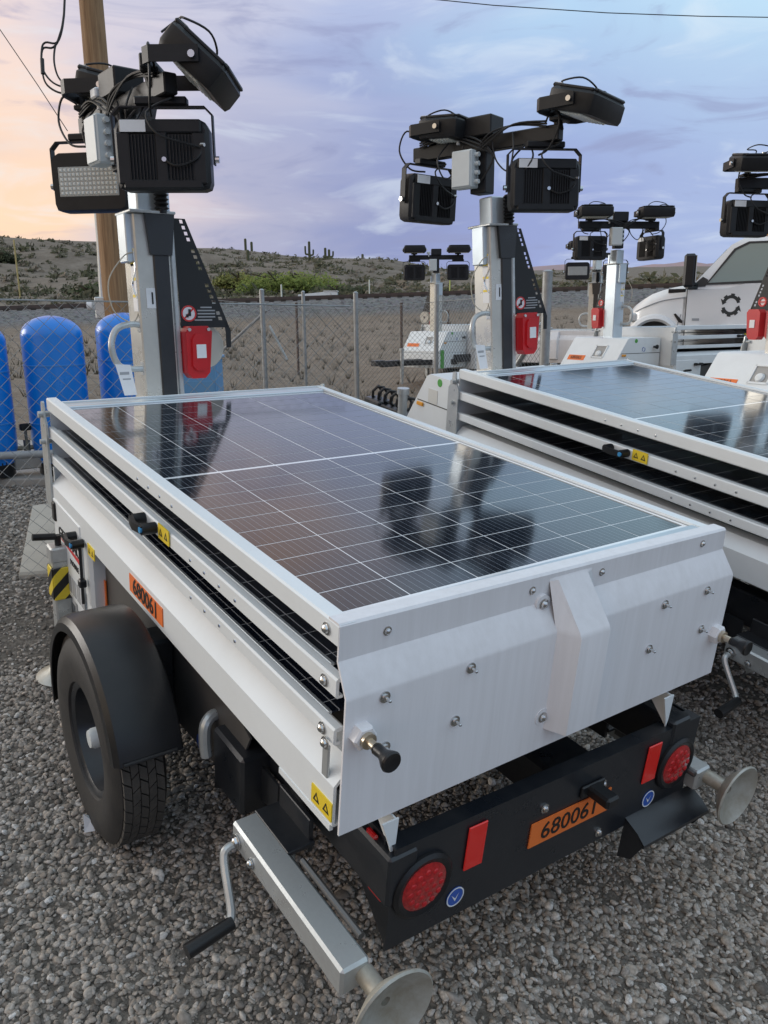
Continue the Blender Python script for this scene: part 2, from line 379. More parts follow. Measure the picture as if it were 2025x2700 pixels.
def ground_z(x, y):
    v = Vector((x-CW[0], y-CW[1], 0)); r = v.length
    ph = math.atan2(v.dot(RH), v.dot(FH))
    if abs(ph) > PHI[-1]:
        e = PHI[-1] if ph > 0 else PHI[0]; xe, ye = xy(e, r); base_ = ground_z(xe+FH.x*1e-6, ye)if False else None
    pe = max(PHI[0]+1e-6, min(PHI[-1]-1e-6, ph))
    fi = (pe-PHI[0])/(PHI[-1]-PHI[0])*(NPHI-1); i = int(fi); t = fi-i
    row = ZT[i]*(1-t)+ZT[min(i+1, NPHI-1)]*t
    if r < 5.2: return plane_z(x, y) if abs(ph) <= PHI[-1] else plane_z(x, y)
    return float(np.interp(r, RAD, row))
def gmat():
    M = bpy.data.materials.new('desert_ground'); M.use_nodes = True; t = M.node_tree; p = t.nodes['Principled BSDF']; p.inputs['Roughness'].default_value = .95; p.inputs['Specular IOR Level'].default_value = .15
    at = t.nodes.new('ShaderNodeVertexColor'); at.layer_name = 'zone'
    tcn = t.nodes.new('ShaderNodeTexCoord')
    def noise(sc, det=6, ro=.6):
        n = t.nodes.new('ShaderNodeTexNoise'); t.links.new(tcn.outputs['Object'], n.inputs[0]); n.inputs['Scale'].default_value = sc; n.inputs['Detail'].default_value = det; n.inputs['Roughness'].default_value = ro; return n.outputs[0]
    def ramp(x, st):
        n = t.nodes.new('ShaderNodeValToRGB'); t.links.new(x, n.inputs[0])
        while len(n.color_ramp.elements) < len(st): n.color_ramp.elements.new(.5)
        for e, (q, c) in zip(n.color_ramp.elements, st): e.position = q; e.color = (*c, 1)
        return n.outputs[0]
    def mixc(f, a, b, mode='MIX'):
        n = t.nodes.new('ShaderNodeMix'); n.data_type = 'RGBA'; n.blend_type = mode
        for i, x in ((0, f), (6, a), (7, b)):
            if isinstance(x, (int, float)): n.inputs[i].default_value = x
            else: t.links.new(x, n.inputs[i])
        return n.outputs[2]
    big = noise(.12, 5); mid = noise(1.7, 8, .7); fine = noise(14, 6, .7); vf = noise(60, 4, .7)
    vor = t.nodes.new('ShaderNodeTexVoronoi'); t.links.new(tcn.outputs['Object'], vor.inputs[0]); vor.inputs['Scale'].default_value = 9
    gravel = ramp(vf, [(.25, (.065,.058,.050)), (.5, (.15,.134,.116)), (.75, (.29,.262,.228))])
    dirt = mixc(.55, ramp(mid, [(.3, (.13,.100,.076)), (.5, (.225,.182,.143)), (.7, (.33,.275,.222))]), ramp(fine, [(.3, (.095,.074,.057)), (.7, (.33,.272,.215))]))
    bal = mixc(.5, ramp(fine, [(.3, (.055,.052,.052)), (.7, (.26,.25,.24))]), vor.outputs['Color']); 
    hs = t.nodes.new('ShaderNodeHueSaturation'); t.links.new(bal, hs.inputs['Color']); hs.inputs['Saturation'].default_value = .12; hs.inputs['Value'].default_value = .36
    hill = mixc(.4, ramp(noise(.35, 8, .65), [(.3, (.115,.098,.078)), (.5, (.175,.150,.122)), (.7, (.245,.215,.18))]), ramp(mid, [(.3, (.12,.10,.08)), (.7, (.26,.225,.185))]))
    sp = t.nodes.new('ShaderNodeSeparateColor'); t.links.new(at.outputs[0], sp.inputs[0])
    c = mixc(sp.outputs[0], dirt, gravel); c = mixc(sp.outputs[1], c, hs.outputs[0]); c = mixc(sp.outputs[2], c, hill)
    t.links.new(c, p.inputs['Base Color'])
    b = t.nodes.new('ShaderNodeBump'); b.inputs['Strength'].default_value = .6; b.inputs['Distance'].default_value = .03; t.links.new(mixc(.5, fine, vf), b.inputs['Height']); t.links.new(b.outputs[0], p.inputs['Normal'])
    return M
GM = gmat()
rl = np.concatenate([np.linspace(.25, 5.2, 14), np.linspace(5.8, 12, 12), np.linspace(13, 37, 22), np.linspace(37.6, 40.5, 6), [42, 43, 44, 45.5], np.linspace(46, 49, 4), np.linspace(52, 62, 5), np.linspace(66, 200, 40), np.linspace(215, 330, 8), [400, 500, 600, 700, 900, 1200, 1500, 2600]])
full = np.concatenate([PHI, np.linspace(PHI[-1]+.12, 2*math.pi+PHI[0]-.12, 22)])
vs_ = []; fs_ = []; zc = []
def sm(a, b, x): t = min(1, max(0, (x-a)/(b-a))); return t*t*(3-2*t)
for ph in full:
    for r in rl:
        x, y = xy(ph, r); z = ground_z(x, y)
        pn = (ph+math.pi) % (2*math.pi)-math.pi
        side = sm(PHI[-1], PHI[-1]+.6, abs(pn))
        if r > 5.2: z = z*(1-side)+side*plane_z(*xy(pn, 5.2))
        if 7 < r < 36: z += .10*math.sin(x*1.3+y*.7)*math.sin(y*.9-x*.35)*sm(7, 14, r)
        if r > 62: z += (1.1*math.sin(x*.11+1)*math.sin(y*.13)+.5*math.sin(x*.31+y*.22))*sm(62, 110, r)*(1-sm(150, 195, r)*.6)
        vs_.append((x, y, z))
        zc.append((1-sm(5.6, 7.0, r), sm(37.6, 38.6, r)*(1-sm(47, 50, r)), sm(48, 56, r)))
nr = len(rl); nf = len(full)
for i in range(nf):
    for j in range(nr-1):
        a = i*nr+j; b = ((i+1) % nf)*nr+j; fs_.append((a, a+1, b+1, b))
cidx = len(vs_); vs_.append((CW[0], CW[1], plane_z(CW[0], CW[1]))); zc.append((1, 0, 0))
for i in range(nf): fs_.append((cidx, i*nr, ((i+1) % nf)*nr))
me = bpy.data.meshes.new('ground'); me.from_pydata(vs_, [], fs_)
ca = me.color_attributes.new('zone', 'FLOAT_COLOR', 'POINT'); ca.data.foreach_set('color', np.array([(*c, 1) for c in zc], dtype=np.float32).ravel())
me.shade_smooth(); me.update()
bm = bmesh.new(); bm.from_mesh(me); bmesh.ops.recalc_face_normals(bm, faces=bm.faces); bm.to_mesh(me); bm.free()
link('ground', me, GM, kind='structure')
# distant mountains
mm_ = MB(); n = 60; vs_ = []
for i in range(n+1):
    u = 900+i*(2600-900)/n; rid = tab(u, [900,1300,1400,1450,1520,1600,1680,1740,1800,1870,1950,2040,2300,2600], [716,714,706,697,699,704,703,696,690,694,688,692,698,712])+2*math.sin(i*1.7)
    a = px(u, rid, 2400); b = px(u, 722, 2300); c = px(u, 735, 3000)
    vs_ += [tuple(b), tuple(a), tuple(c)]
mm_.add(vs_, [f for i in range(n) for f in ((i*3, i*3+3, i*3+4, i*3+1), (i*3+1, i*3+4, i*3+5, i*3+2), (i*3+2, i*3+5, i*3+3, i*3))])
mm_.build('mountain_range', mat('mountain_rock_haze', (.40,.27,.26), .95, c2=(.30,.24,.27), nscale=.01, namt=.9), kind='structure')  # pink distance haze is painted into the rock colour

# ------------------------------------------------------------------ gravel: loose stones of the yard (uncountable)
def stone(seed):
    bm = bmesh.new(); bmesh.ops.create_icosphere(bm, subdivisions=2, radius=1)
    r2 = random.Random(seed); off = [Vector((r2.uniform(-1,1), r2.uniform(-1,1), r2.uniform(-1,1))).normalized() for _ in range(7)]; amp = [r2.uniform(.15, .55) for _ in off]
    for v in bm.verts:
        d = v.co.normalized(); k = 1
        for o_, a_ in zip(off, amp):
            q = d.dot(o_)
            if q > .55: k -= (q-.55)*a_*1.6
        v.co = d*k
    for v in bm.verts: v.co.x *= r2.uniform(.98, 1.02); v.co.z *= .62
    me = bpy.data.meshes.new('stone'); bm.to_mesh(me); bm.free(); me.shade_smooth(); return me
def stone_mat():
    M = bpy.data.materials.new('gravel_stone'); M.use_nodes = True; t = M.node_tree; p = t.nodes['Principled BSDF']; p.inputs['Roughness'].default_value = .82; p.inputs['Specular IOR Level'].default_value = .3
    oi = t.nodes.new('ShaderNodeObjectInfo'); r = t.nodes.new('ShaderNodeValToRGB'); t.links.new(oi.outputs['Random'], r.inputs[0])
    st = [(0, (.115,.102,.088)), (.2, (.235,.208,.180)), (.4, (.335,.293,.248)), (.55, (.295,.270,.245)), (.7, (.42,.368,.312)), (.85, (.40,.368,.330)), (.95, (.47,.44,.40)), (1, (.66,.64,.61))]
    while len(r.color_ramp.elements) < len(st): r.color_ramp.elements.new(.5)
    for e, (q, c) in zip(r.color_ramp.elements, st): e.position = q; e.color = (*c, 1)
    tcn = t.nodes.new('ShaderNodeTexCoord'); n = t.nodes.new('ShaderNodeTexNoise'); t.links.new(tcn.outputs['Object'], n.inputs[0]); n.inputs['Scale'].default_value = 2.5; n.inputs['Detail'].default_value = 5
    mr = t.nodes.new('ShaderNodeMapRange'); t.links.new(n.outputs[0], mr.inputs[0]); mr.inputs[1].default_value = .3; mr.inputs[2].default_value = .7; mr.inputs[3].default_value = .7; mr.inputs[4].default_value = 1.25
    mx = t.nodes.new('ShaderNodeVectorMath'); mx.operation = 'SCALE'; t.links.new(r.outputs[0], mx.inputs[0]); t.links.new(mr.outputs[0], mx.inputs['Scale']); t.links.new(mx.outputs[0], p.inputs['Base Color'])
    return M
SM = stone_mat()
pc_ = bpy.data.collections.new('gravel_shapes')
for s in range(7):
    me = stone(s); me.materials.append(SM); o = bpy.data.objects.new('stone_shape', me); pc_.objects.link(o)
def scatter(n, r0, r1, smin, smax, name):
    ph = rng.uniform(-R_(33), R_(35), n); r = np.sqrt(rng.uniform(r0*r0, r1*r1, n))
    pts = []; sc = []; 
    for a, q in zip(ph, r):
        x, y = xy(a, q); s = smin*(smax/smin)**(rng.random()**1.05)
        bare = math.sin(x*2.3+1.1*math.sin(y*1.7))*math.sin(y*1.9+.8*math.sin(x*2.9)+.6)+.35*math.sin(x*7.1+y*3.3)
        if bare > .72 and rng.random() < .75 and s > .007: s *= .6
        pts.append((x, y, ground_z(x, y)+s*rng.uniform(-.15, .42))); sc.append(s)
    return pts, sc
P1 = [scatter(56000, 1.0, 3.3, .0046, .0150, ''), scatter(62000, 3.3, 7.2, .0065, .0155, ''), scatter(900, 1.0, 6, .016, .024, '')]
pts = sum([a for a, b in P1], []); scs = sum([b for a, b in P1], [])
me = bpy.data.meshes.new('gravel'); me.from_pydata(pts, [], [])
def attr(nm, ty, data, key): a = me.attributes.new(nm, ty, 'POINT'); a.data.foreach_set(key, np.array(data, dtype=np.float32).ravel())
n = len(pts); s3 = np.array(scs)[:, None]*np.stack([rng.uniform(.85, 1.35, n), rng.uniform(.7, 1.05, n), rng.uniform(.75, 1.1, n)], 1)
attr('sc', 'FLOAT_VECTOR', s3, 'vector'); attr('ro', 'FLOAT_VECTOR', np.stack([rng.normal(0, .35, n), rng.normal(0, .35, n), rng.uniform(0, 6.3, n)], 1), 'vector')
gr = link('gravel', me, None, kind='stuff', label='grey brown river gravel covering the yard under the trailers', category='gravel')
g = bpy.data.node_groups.new('gravel_scatter', 'GeometryNodeTree'); g.interface.new_socket('Geometry', in_out='INPUT', socket_type='NodeSocketGeometry'); g.interface.new_socket('Geometry', in_out='OUTPUT', socket_type='NodeSocketGeometry')
gi = g.nodes.new('NodeGroupInput'); go = g.nodes.new('NodeGroupOutput'); m2p = g.nodes.new('GeometryNodeMeshToPoints'); iop = g.nodes.new('GeometryNodeInstanceOnPoints'); ci = g.nodes.new('GeometryNodeCollectionInfo')
ci.inputs['Collection'].default_value = pc_; ci.inputs['Separate Children'].default_value = True; ci.inputs['Reset Children'].default_value = True; iop.inputs['Pick Instance'].default_value = True
a1 = g.nodes.new('GeometryNodeInputNamedAttribute'); a1.data_type = 'FLOAT_VECTOR'; a1.inputs[0].default_value = 'sc'; a2 = g.nodes.new('GeometryNodeInputNamedAttribute'); a2.data_type = 'FLOAT_VECTOR'; a2.inputs[0].default_value = 'ro'
e2r = g.nodes.new('FunctionNodeEulerToRotation')
g.links.new(gi.outputs[0], m2p.inputs[0]); g.links.new(m2p.outputs[0], iop.inputs['Points']); g.links.new(ci.outputs[0], iop.inputs['Instance']); g.links.new(a1.outputs[0], iop.inputs['Scale']); g.links.new(a2.outputs[0], e2r.inputs[0]); g.links.new(e2r.outputs[0], iop.inputs['Rotation']); g.links.new(iop.outputs[0], go.inputs[0])
gr.modifiers.new('scatter', 'NODES').node_group = g
# ------------------------------------------------------------------ solar light tower trailer
PC = .184; RWP = .0925; HALF = 10*RWP; GAP = .012
_cell = MB().box((0, 0, 0), (.1806, .0891, .0004)).mesh('solar_cell', smooth=False); _cell.materials.append(CELL)
_bolt = MB().lathe([(.012, 0), (.012, .003), (.0078, .0035), (.0078, .007), (.0035, .0085), (.0035, .019), (.002, .0205)], 12).mesh('bolt'); _bolt.materials.append(CHROME)
_head = MB().lathe([(.013, 0), (.013, .002), (.009, .003), (.008, .007), (.004, .010), (0, .0105)], 12).mesh('bolt'); _head.materials.append(CHROME)
_riv = MB().lathe([(.005, 0), (.004, .002), (0, .003)], 8).mesh('rivet'); _riv.materials.append(CHROME)
TO_NEGY = RX(R_(90)); TO_NEGX = RY(R_(-90))      # local z -> -y ; local z -> -x
def flood(name, root, M, lod=0, MY=None):
    """floodlight: led face +y, heat sink back -y, yoke going up"""
    W, H, D = .36, .255, .10
    out = [(-W/2+.03, -H/2), (W/2-.03, -H/2), (W/2-.008, -H/2+.008), (W/2, -H/2+.03), (W/2, H/2-.035), (W/2-.012, H/2-.012), (W/2-.035, H/2), (-W/2+.035, H/2), (-W/2+.012, H/2-.012), (-W/2, H/2-.035), (-W/2, -H/2+.03), (-W/2+.008, -H/2+.008)]
    b = MB().at(M); n = len(out)
    ring = lambda y, s, dz=0: [(p[0]*s, y, p[1]*s+dz) for p in out]
    V = ring(-D/2, .93)+ring(-D/2+.014, 1)+ring(D/2-.02, 1)+ring(D/2, .95)
    F = [(j*n+i, j*n+(i+1) % n, (j+1)*n+(i+1) % n, (j+1)*n+i) for j in range(3) for i in range(n)]+[tuple(range(n)), tuple(range(3*n, 4*n))]
    b.add(V, F)
    for sx in (-1, 1): b.box((sx*W*.40, -D/2-.006, -.015), (.05, .014, H*.72), .004)
    b.box((0, -D/2-.006, -.015), (.045, .014, H*.74), .004); b.box((0, -D/2-.006, -H*.42), (W*.84, .016, .036), .006); b.box((0, -D/2-.006, H*.385), (W*.86, .018, .05), .006)
    lp = b.build(name, LAMPB, root)
    fb = MB().at(M)
    fb.box((0, -D/2-.0015, -.015), (W*.8, .003, H*.70))
    for sx in (-1, 1):
        for k in range(8): fb.box((sx*(.033+k*.0125), -D/2-.007, -.015), (.003, .013, H*.66))
    fb.build('heat_sink', FIN, lp, smooth=False)
    l = MB().at(M); l.box((0, D/2+.001, 0), (W*.80, .004, H*.50), .002)
    lo = l.build('lens', LEDM, lp)
    if lod < 2:
        ld = MB().at(M)
        for i in range(14):
            for j in range(6):
                cx, cz = (i-6.5)*.0198, (j-2.5)*.0198; yy = D/2+.003
                ld.add([(cx-.0075, yy, cz-.0075), (cx+.0075, yy, cz-.0075), (cx+.0075, yy, cz+.0075), (cx-.0075, yy, cz+.0075), (cx-.004, yy+.005, cz-.004), (cx+.004, yy+.005, cz-.004), (cx+.004, yy+.005, cz+.004), (cx-.004, yy+.005, cz+.004)], [(0, 1, 5, 4), (1, 2, 6, 5), (2, 3, 7, 6), (3, 0, 4, 7), (4, 5, 6, 7)])
        ld.build('led_array', LEDD, lp, smooth=False, recalc=False, kind='stuff')
    y = MB().at(MY or M); p = W/2+.014
    yk = [(-p, -.03), (-p, .150), (-p+.03, .180), (p-.03, .180), (p, .150), (p, -.03), (p-.006, -.03), (p-.006, .147), (p-.033, .174), (-p+.033, .174), (-p+.006, .147), (-p+.006, -.03)]
    y.prism(yk, -.017 if MY is None else -.028, .017 if MY is None else .028, 1); y.box((0, -.005, .196), (.20, .05, .030), .005)
    y.build('yoke', LAMPB, lp, smooth=False)
    bb = MB().at(M)
    for sx in (-1, 1): bb.cyl((sx*(p+.0), 0, -.01), (sx*(p+.016), 0, -.01), .013, 10)
    bb.build('pivot_bolt', CHROME, lp)
    if lod < 2:
        s = MB().at(M); s.box((-W*.28, -D/2-.0165, H*.385), (.095, .002, .042)); s.build('rating_label', WSTICK, lp, smooth=False)
        c = MB().at(M); c.tube(spline([(.01, -D/2-.012, -.02), (.06, -D/2-.03, -.045), (.13, -D/2-.02, -.02), (.15, -D/2-.01, .02), (.10, -D/2-.05, .03), (.0, -D/2-.07, .06), (-.04, -D/2-.04, .14), (.05, -D/2-.03, .19), (.02, 0, .2)], 5), .0045, 6); c.build('cable', CABLE, lp)
        MB().at(M).cyl((.01, -D/2-.004, -.02), (.01, -D/2-.022, -.02), .009, 10).build('cable_gland', CHROME, lp); MB().at(M).cyl((.14, -D/2-.002, .035), (.165, -D/2-.016, .032), .007, 8).build('cable_gland', CHROME, lp)
    return lp
def trailer(label, M, head, lod=0, mast_fix=I4, number='680061', green=False, name='solar_light_tower', cells=True, hx=0, both=False, mm=None, group='solar light tower trailers'):
    root = thing(name, label, 'trailer', M, group)
    def B(nm, mb, m, parent=root, **k): return mb.build(nm, m, parent, **k)
    # --- solar panels and their rails
    back = MB(); back.box((0, (2*HALF+GAP)/2, .9975), (6*PC+.03, 2*HALF+GAP+.03, .002))
    bk = B('solar_panel', back, BACKS, smooth=False)
    if cells:
        for h in range(2):
            for r in range(10):
                for c in range(6):
                    link('solar_cell', _cell, None, bk, M=T((c-2.5)*PC, h*(HALF+GAP)+(r+.5)*RWP, .99875))
    else:
        MB().box((0, (2*HALF+GAP)/2, .9990), (6*PC, 2*HALF+GAP, .001)).build('cell_sheet', PANELM, bk, smooth=False)
    for y0, y1 in ((-.017, -.047), (-.050, -.088), (1.879, 1.909), (1.912, 1.945)):
        B('panel_frame', MB().box((0, (y0+y1)/2, .995 if abs(y0) != .05 else .991), (1.13, abs(y1-y0), .022), .003), ALU)
    for sx in (-1, 1):
        for (z0, z1, nm) in ((.983, 1.030, 'top'), (.878, .920, 'mid'), (.776, .813, 'low')):
            fl_ = .566 if nm == 'top' else .581; (z0, z1) = (z0, z1) if sx < 0 or nm != 'top' else (.957, 1.008); pr = [(sx*fl_, z1), (sx*.597, z1), (sx*.601, z1-.004), (sx*.601, z0+.004), (sx*.597, z0), (sx*.585, z0), (sx*.585, z0+.006), (sx*.594, z0+.006), (sx*.594, z1-.008), (sx*fl_, z1-.008)]
            B('side_rail', MB().prism(pr, -.094, 1.945, 1), WHITE)
            if sx < 0 and lod == 0:
                link('bolt', _head, None, root, M=T(-.601, -.055, (z0+z1)/2) @ TO_NEGX)
                for q in range(4): link('rivet', _riv, None, root, M=T(-.601, .70+q*.085 if nm == 'top' else .33+q*.085, z0+.018) @ TO_NEGX)
        # inner dark frame lips of the stowed panels
    for z in (.913, .806):
        B('stowed_solar_panel', MB().box((0, .93, z), (1.16, 1.93, .004)), PANELM, smooth=False)
        for sx in (-1, 1): B('panel_frame', MB().box((sx*.575, .93, z+.003), (.010, 1.94, .008), .002), ALU)
    # tray under the stack
    for sx in (-1, 1):
        pr = [(sx*.52, .742), (sx*.566, .738), (sx*.607, .697), (sx*.607, .607), (sx*.602, .603), (sx*.54, .603), (sx*.54, .609), (sx*.600, .609), (sx*.600, .694), (sx*.562, .731), (sx*.52, .735)]
        B('tray_side', MB().prism(pr, -.112, 1.935, 1), WHITE)
        B('tray_lip', MB().box((sx*.605, -.005, .600), (.008, .205, .014)), WHITE)
    B('tray_floor', MB().box((0, .91, .738), (1.06, 2.03, .006)), GREYP)
    B('tray_end', MB().box((0, 1.952, .80), (1.18, .008, .42)), WHITE)
    # end panel with its bends
    cap = MB()
    A = [(-.058, 1.032, .600), (-.091, 1.032, .600), (-.096, 1.027, .600), (-.097, .958, .601), (-.136, .903, .606), (-.138, .895, .607), (-.138, .603, .607)]
    th = .005
    def inner(i):
        d = Vector((A[min(i+1, len(A)-1)][0]-A[max(i-1, 0)][0], A[min(i+1, len(A)-1)][1]-A[max(i-1, 0)][1])).normalized(); return (A[i][0]-d.y*th, A[i][1]+d.x*th)
    vs = []
    for sx in (-1, 1):
        for i, a in enumerate(A): vs.append((sx*a[2], a[0], a[1]-(.016 if sx > 0 and a[1] > 1 else 0)))
        for i, a in enumerate(A): q = inner(i); vs.append((sx*a[2], q[0], q[1]-(.016 if sx > 0 and a[1] > 1 else 0)))
    k = len(A); fs = []
    for i in range(k-1):
        fs += [(i, i+1, 2*k+i+1, 2*k+i), (k+i, k+i+1, 3*k+i+1, 3*k+i)]
        for o in (0, 2*k): fs.append((o+i, o+i+1, o+k+i+1, o+k+i))
    fs += [(0, k, 3*k, 2*k), (k-1, 2*k-1, 4*k-1, 3*k-1)]
    cap.add(vs, fs)
    cp = B('end_panel', cap, CAPW)
    # hat-shaped stiffener
    st = MB(); s_ = [(-.096, 1.010), (-.100, 1.004), (-.180, .910), (-.186, .897), (-.186, .655), (-.137, .640)]
    def pt(x, q): return (x, q[0], q[1])
    L_ = [pt(-.064, (-.137 if z < .903 else (-.0965 if z > .958 else -.0965-(.958-z)*.71), z)) for y, z in s_]; C1 = [pt(-.040, q) for q in s_]; C2 = [pt(.055, q) for q in s_]; R2 = [pt(.072, (p[1], p[2])) for p in L_]
    V = L_+C1+C2+R2; n = len(s_); st.add(V, [(a*n+i, a*n+i+1, (a+1)*n+i+1, (a+1)*n+i) for a in range(3) for i in range(n-1)])
    sv = B('stiffener', st, CAPW, cp)
    if lod == 0:
        for x, z in ((-.082, .957), (-.074, .690)):
            B('stiffener_tab', MB().cyl((x, -.130 if z < .9 else -.090, z), (x, -.140 if z < .9 else -.104, z), .021, 16), CAPW, cp)
            link('bolt', _head, None, cp, M=T(x, -.140 if z < .9 else -.104, z) @ TO_NEGY)
        for x, z in ((-.495, .99), (-.115, .989), (.109, .987), (.499, .987)): link('bolt', _head, None, cp, M=T(x, -.0965, z+.004) @ TO_NEGY @ Matrix.Scale(.75, 4))
        for x, z in ((-.311, .888), (-.522, .888), (-.339, .774), (-.513, .775), (.318, .883), (.494, .882), (.505, .768), (.288, .768)): link('bolt', _bolt, None, cp, M=T(x, -.138, z-.004) @ TO_NEGY)
    for x, z in ((-.572, .822), (.575, .735)):
        k1 = MB(); k1.M = T(x, -.136, z) @ TO_NEGY; k1.lathe([(.026, 0), (.026, .02), (.022, .024)], 6)
        pl = B('plunger', k1, CAPW)
        k2 = MB(); k2.M = k1.M; k2.lathe([(.016, .022), (.016, .033), (.009, .035), (.009, .055), (.012, .056)], 14); B('plunger_stem', k2, mat('brass_steel', (.55,.47,.36), .3, .9), pl)
        k3 = MB(); k3.M = k1.M; k3.lathe([(.010, .052), (.0115, .062), (.0105, .072), (.013, .081), (.019, .092), (.021, .099), (.019, .103), (.010, .100), (0, .099)], 20); B('knob', k3, PLAST, pl)
    for x in (-.484, .415):
        B('end_panel_tab', MB().prism([(x-.028, .595), (x+.012, .595), (x+.008, .52), (x+.002, .50), (x-.006, .53)], -.150, -.146, 1).prism([(-.147, .595), (-.05, .595), (-.147, .50)], x+.004, x+.008, 0), WHITE)
    # stickers and latches on the left side
    B('number_label', MB().box((-.6085, .905, .654), (.003, .27, .056)), ORANGE, smooth=False)
    side = Matrix(((0, 0, -1, 0), (-1, 0, 0, 0), (0, 1, 0, 0), (0, 0, 0, 1)))   # text x -> -y, text y -> z, faces -x
    if lod < 2: text(number, .0701, INK, root, T(-.6105, .905, .654) @ side, .98)
    for (y, z) in ((-.075, .638), (.755, .905), (1.44, .60)):
        if z > .6 or lod == 0:
            s = B('warning_sticker', MB().box((-.604 if z > .8 else -.6085, y, z), (.003, .075, .042)), YEL, smooth=False)
            if lod == 0:
                for q in (-.018, .018):
                    B('pictogram', MB().at(T(-.606 if z > .8 else -.6105, y+q, z) @ TO_NEGX).add([(.012, 0, 0), (-.010, .012, 0), (-.010, -.012, 0), (.007, 0, .0003), (-.006, .006, .0003), (-.006, -.006, .0003)], [(0, 1, 4, 3), (1, 2, 5, 4), (2, 0, 3, 5)]), INK, s, smooth=False)
    def latch(y, z, x=-.602):
        h = MB(); h.cyl((x, y+.085, z), (x-.034, y+.085, z), .016, 12); h.cyl((x, y, z), (x-.040, y, z), .016, 12)
        h.prism([(x-.030, y-.010), (x-.043, y-.005), (x-.052, y+.04), (x-.043, y+.090), (x-.030, y+.096), (x-.040, y+.04)], z-.011, z+.011, 2)
        lo = B('latch', h, PLAST)
        if lod == 0: B('latch_cap', MB().cyl((x-.040, y, z), (x-.0455, y, z), .009, 10), BLUECAP, lo)
    latch(.82, .902)
    if lod < 2: latch(1.53, .600, -.61)
    if lod == 0:
        B('latch_rod', MB().cyl((-.622, 1.53, .585), (-.622, 1.53, .37), .006, 8).box((-.622, 1.53, .45), (.025, .03, .03), .004), BLACK)
        B('end_bracket', MB().box((-.603, -.075, .735), (.006, .022, .075), .002), GALV); link('bolt', _head, None, root, M=T(-.606, -.075, .775) @ TO_NEGX)
    # hooked bracket at the mast end
    for sx in (-1, 1):
        B('stack_bracket', MB().prism([(1.925, .60), (2.01, .60), (2.01, .93), (1.985, .965), (1.98, 1.01), (1.965, 1.015), (1.955, 1.01), (1.95, .965), (1.925, .93)], sx*.606, sx*.614, 0), GALV)
        B('stack_hinge', MB().cyl((sx*.56, 1.965, .965), (sx*.63, 1.965, .965), .012, 10).cyl((sx*.56, 1.965, .86), (sx*.63, 1.965, .86), .010, 10), GALV)
    # --- control cabinet and hood
    B('cabinet', MB().box((0, 1.72, .47), (1.206, .46, .43), .012), WHITE)
    B('cabinet_door', MB().box((-.606, 1.745, .475), (.010, .36, .35), .006), WHITE)
    if lod == 0:
        text('GENERAC', .058, INK, root, T(-.6125, 1.72, .535) @ side, 1.05)
        B('logo_stroke', MB().prism([(1.86, .512), (1.57, .512), (1.57, .490), (1.62, .496)], -.6125, -.611, 0), REDINK, smooth=False)
        text('MOBILE', .030, INK, root, T(-.6125, 1.66, .462) @ side, 1.05)
        for q in range(5): B('rating_plate', MB().box((-.6115, 1.80-q*.055, .36), (.002, .04, .07)), GREYT, smooth=False)
        B('door_handle', MB().box((-.613, 1.90, .60), (.012, .035, .075), .004), INK)
    hy0, hy1, hy2 = 1.985, 2.49, 2.70
    hood = MB().prism([(hy0, .55), (hy2, .55), (hy2, .58), (hy1, .885), (hy1-.03, .90), (hy0, .90)], -.42, .42, 0)
    hd = B('hood', hood, WHITE)
    B('hood_base', MB().box((0, 2.35, .42), (.85, .71, .25), .012), WHITE)
    B('hood_seam', MB().box((0, 2.28, .735), (.844, .59, .005)), INK)
    fn = Vector((0, .305, .35)).normalized(); ang = math.atan2(.305, .35)
    MF = T(0, (hy1+hy2)/2, .8125) @ RX(-(math.pi/2-ang)+0)          # local z = outward normal of the sloped front
    MF = Matrix(((1, 0, 0, 0), (0, -.754, .657, (hy1+hy2)/2-.005), (0, .657, .754, .8125), (0, 0, 0, 1)))
    MF = Matrix(((-1, 0, 0, 0), (0, -.548, .836, (hy1+hy2)/2), (0, .836, .548, .7325), (0, 0, 0, 1)))
    rc = MB().at(MF @ T(.10, .02, .0)); rc.box((0, .075, .003), (.18, .016, .012)); rc.box((0, -.075, .003), (.18, .016, .012)); rc.box((-.085, 0, .003), (.016, .16, .012)); rc.box((.085, 0, .003), (.016, .16, .012))
    B('pocket_frame', rc, WHITE, hd)
    B('pocket', MB().at(MF @ T(.10, .02, 0)).box((0, 0, -.001), (.155, .135, .004)), mat('pocket_grey', (.34,.34,.33), .5), hd)
    B('pocket_ball', MB().at(MF @ T(.10, -.01, .004)).lathe([(.04, 0), (.032, .018), (.0, .03)], 14), WHITE, hd)
    B('number_label', MB().at(MF @ T(-.22, -.07, .003)).box((0, 0, 0), (.27, .065, .003)), ORANGE, hd, smooth=False)
    if lod < 2: text(number, .06, INK, hd, MF @ T(-.22, -.07, .0052), 1.0)
    B('marker_light', MB().box((-.426, 2.54, .715), (.012, .06, .022), .003), mat('amber', (.8, .35, .03), .3), hd)
    if green:
        if lod < 2: B('green_stripe', MB().box((0, 2.707, .50), (.86, .004, .09)), GREEN, smooth=False)
        B('green_stripe', MB().box((-.4265, 2.62, .45), (.004, .09, .30)), GREEN, smooth=False)
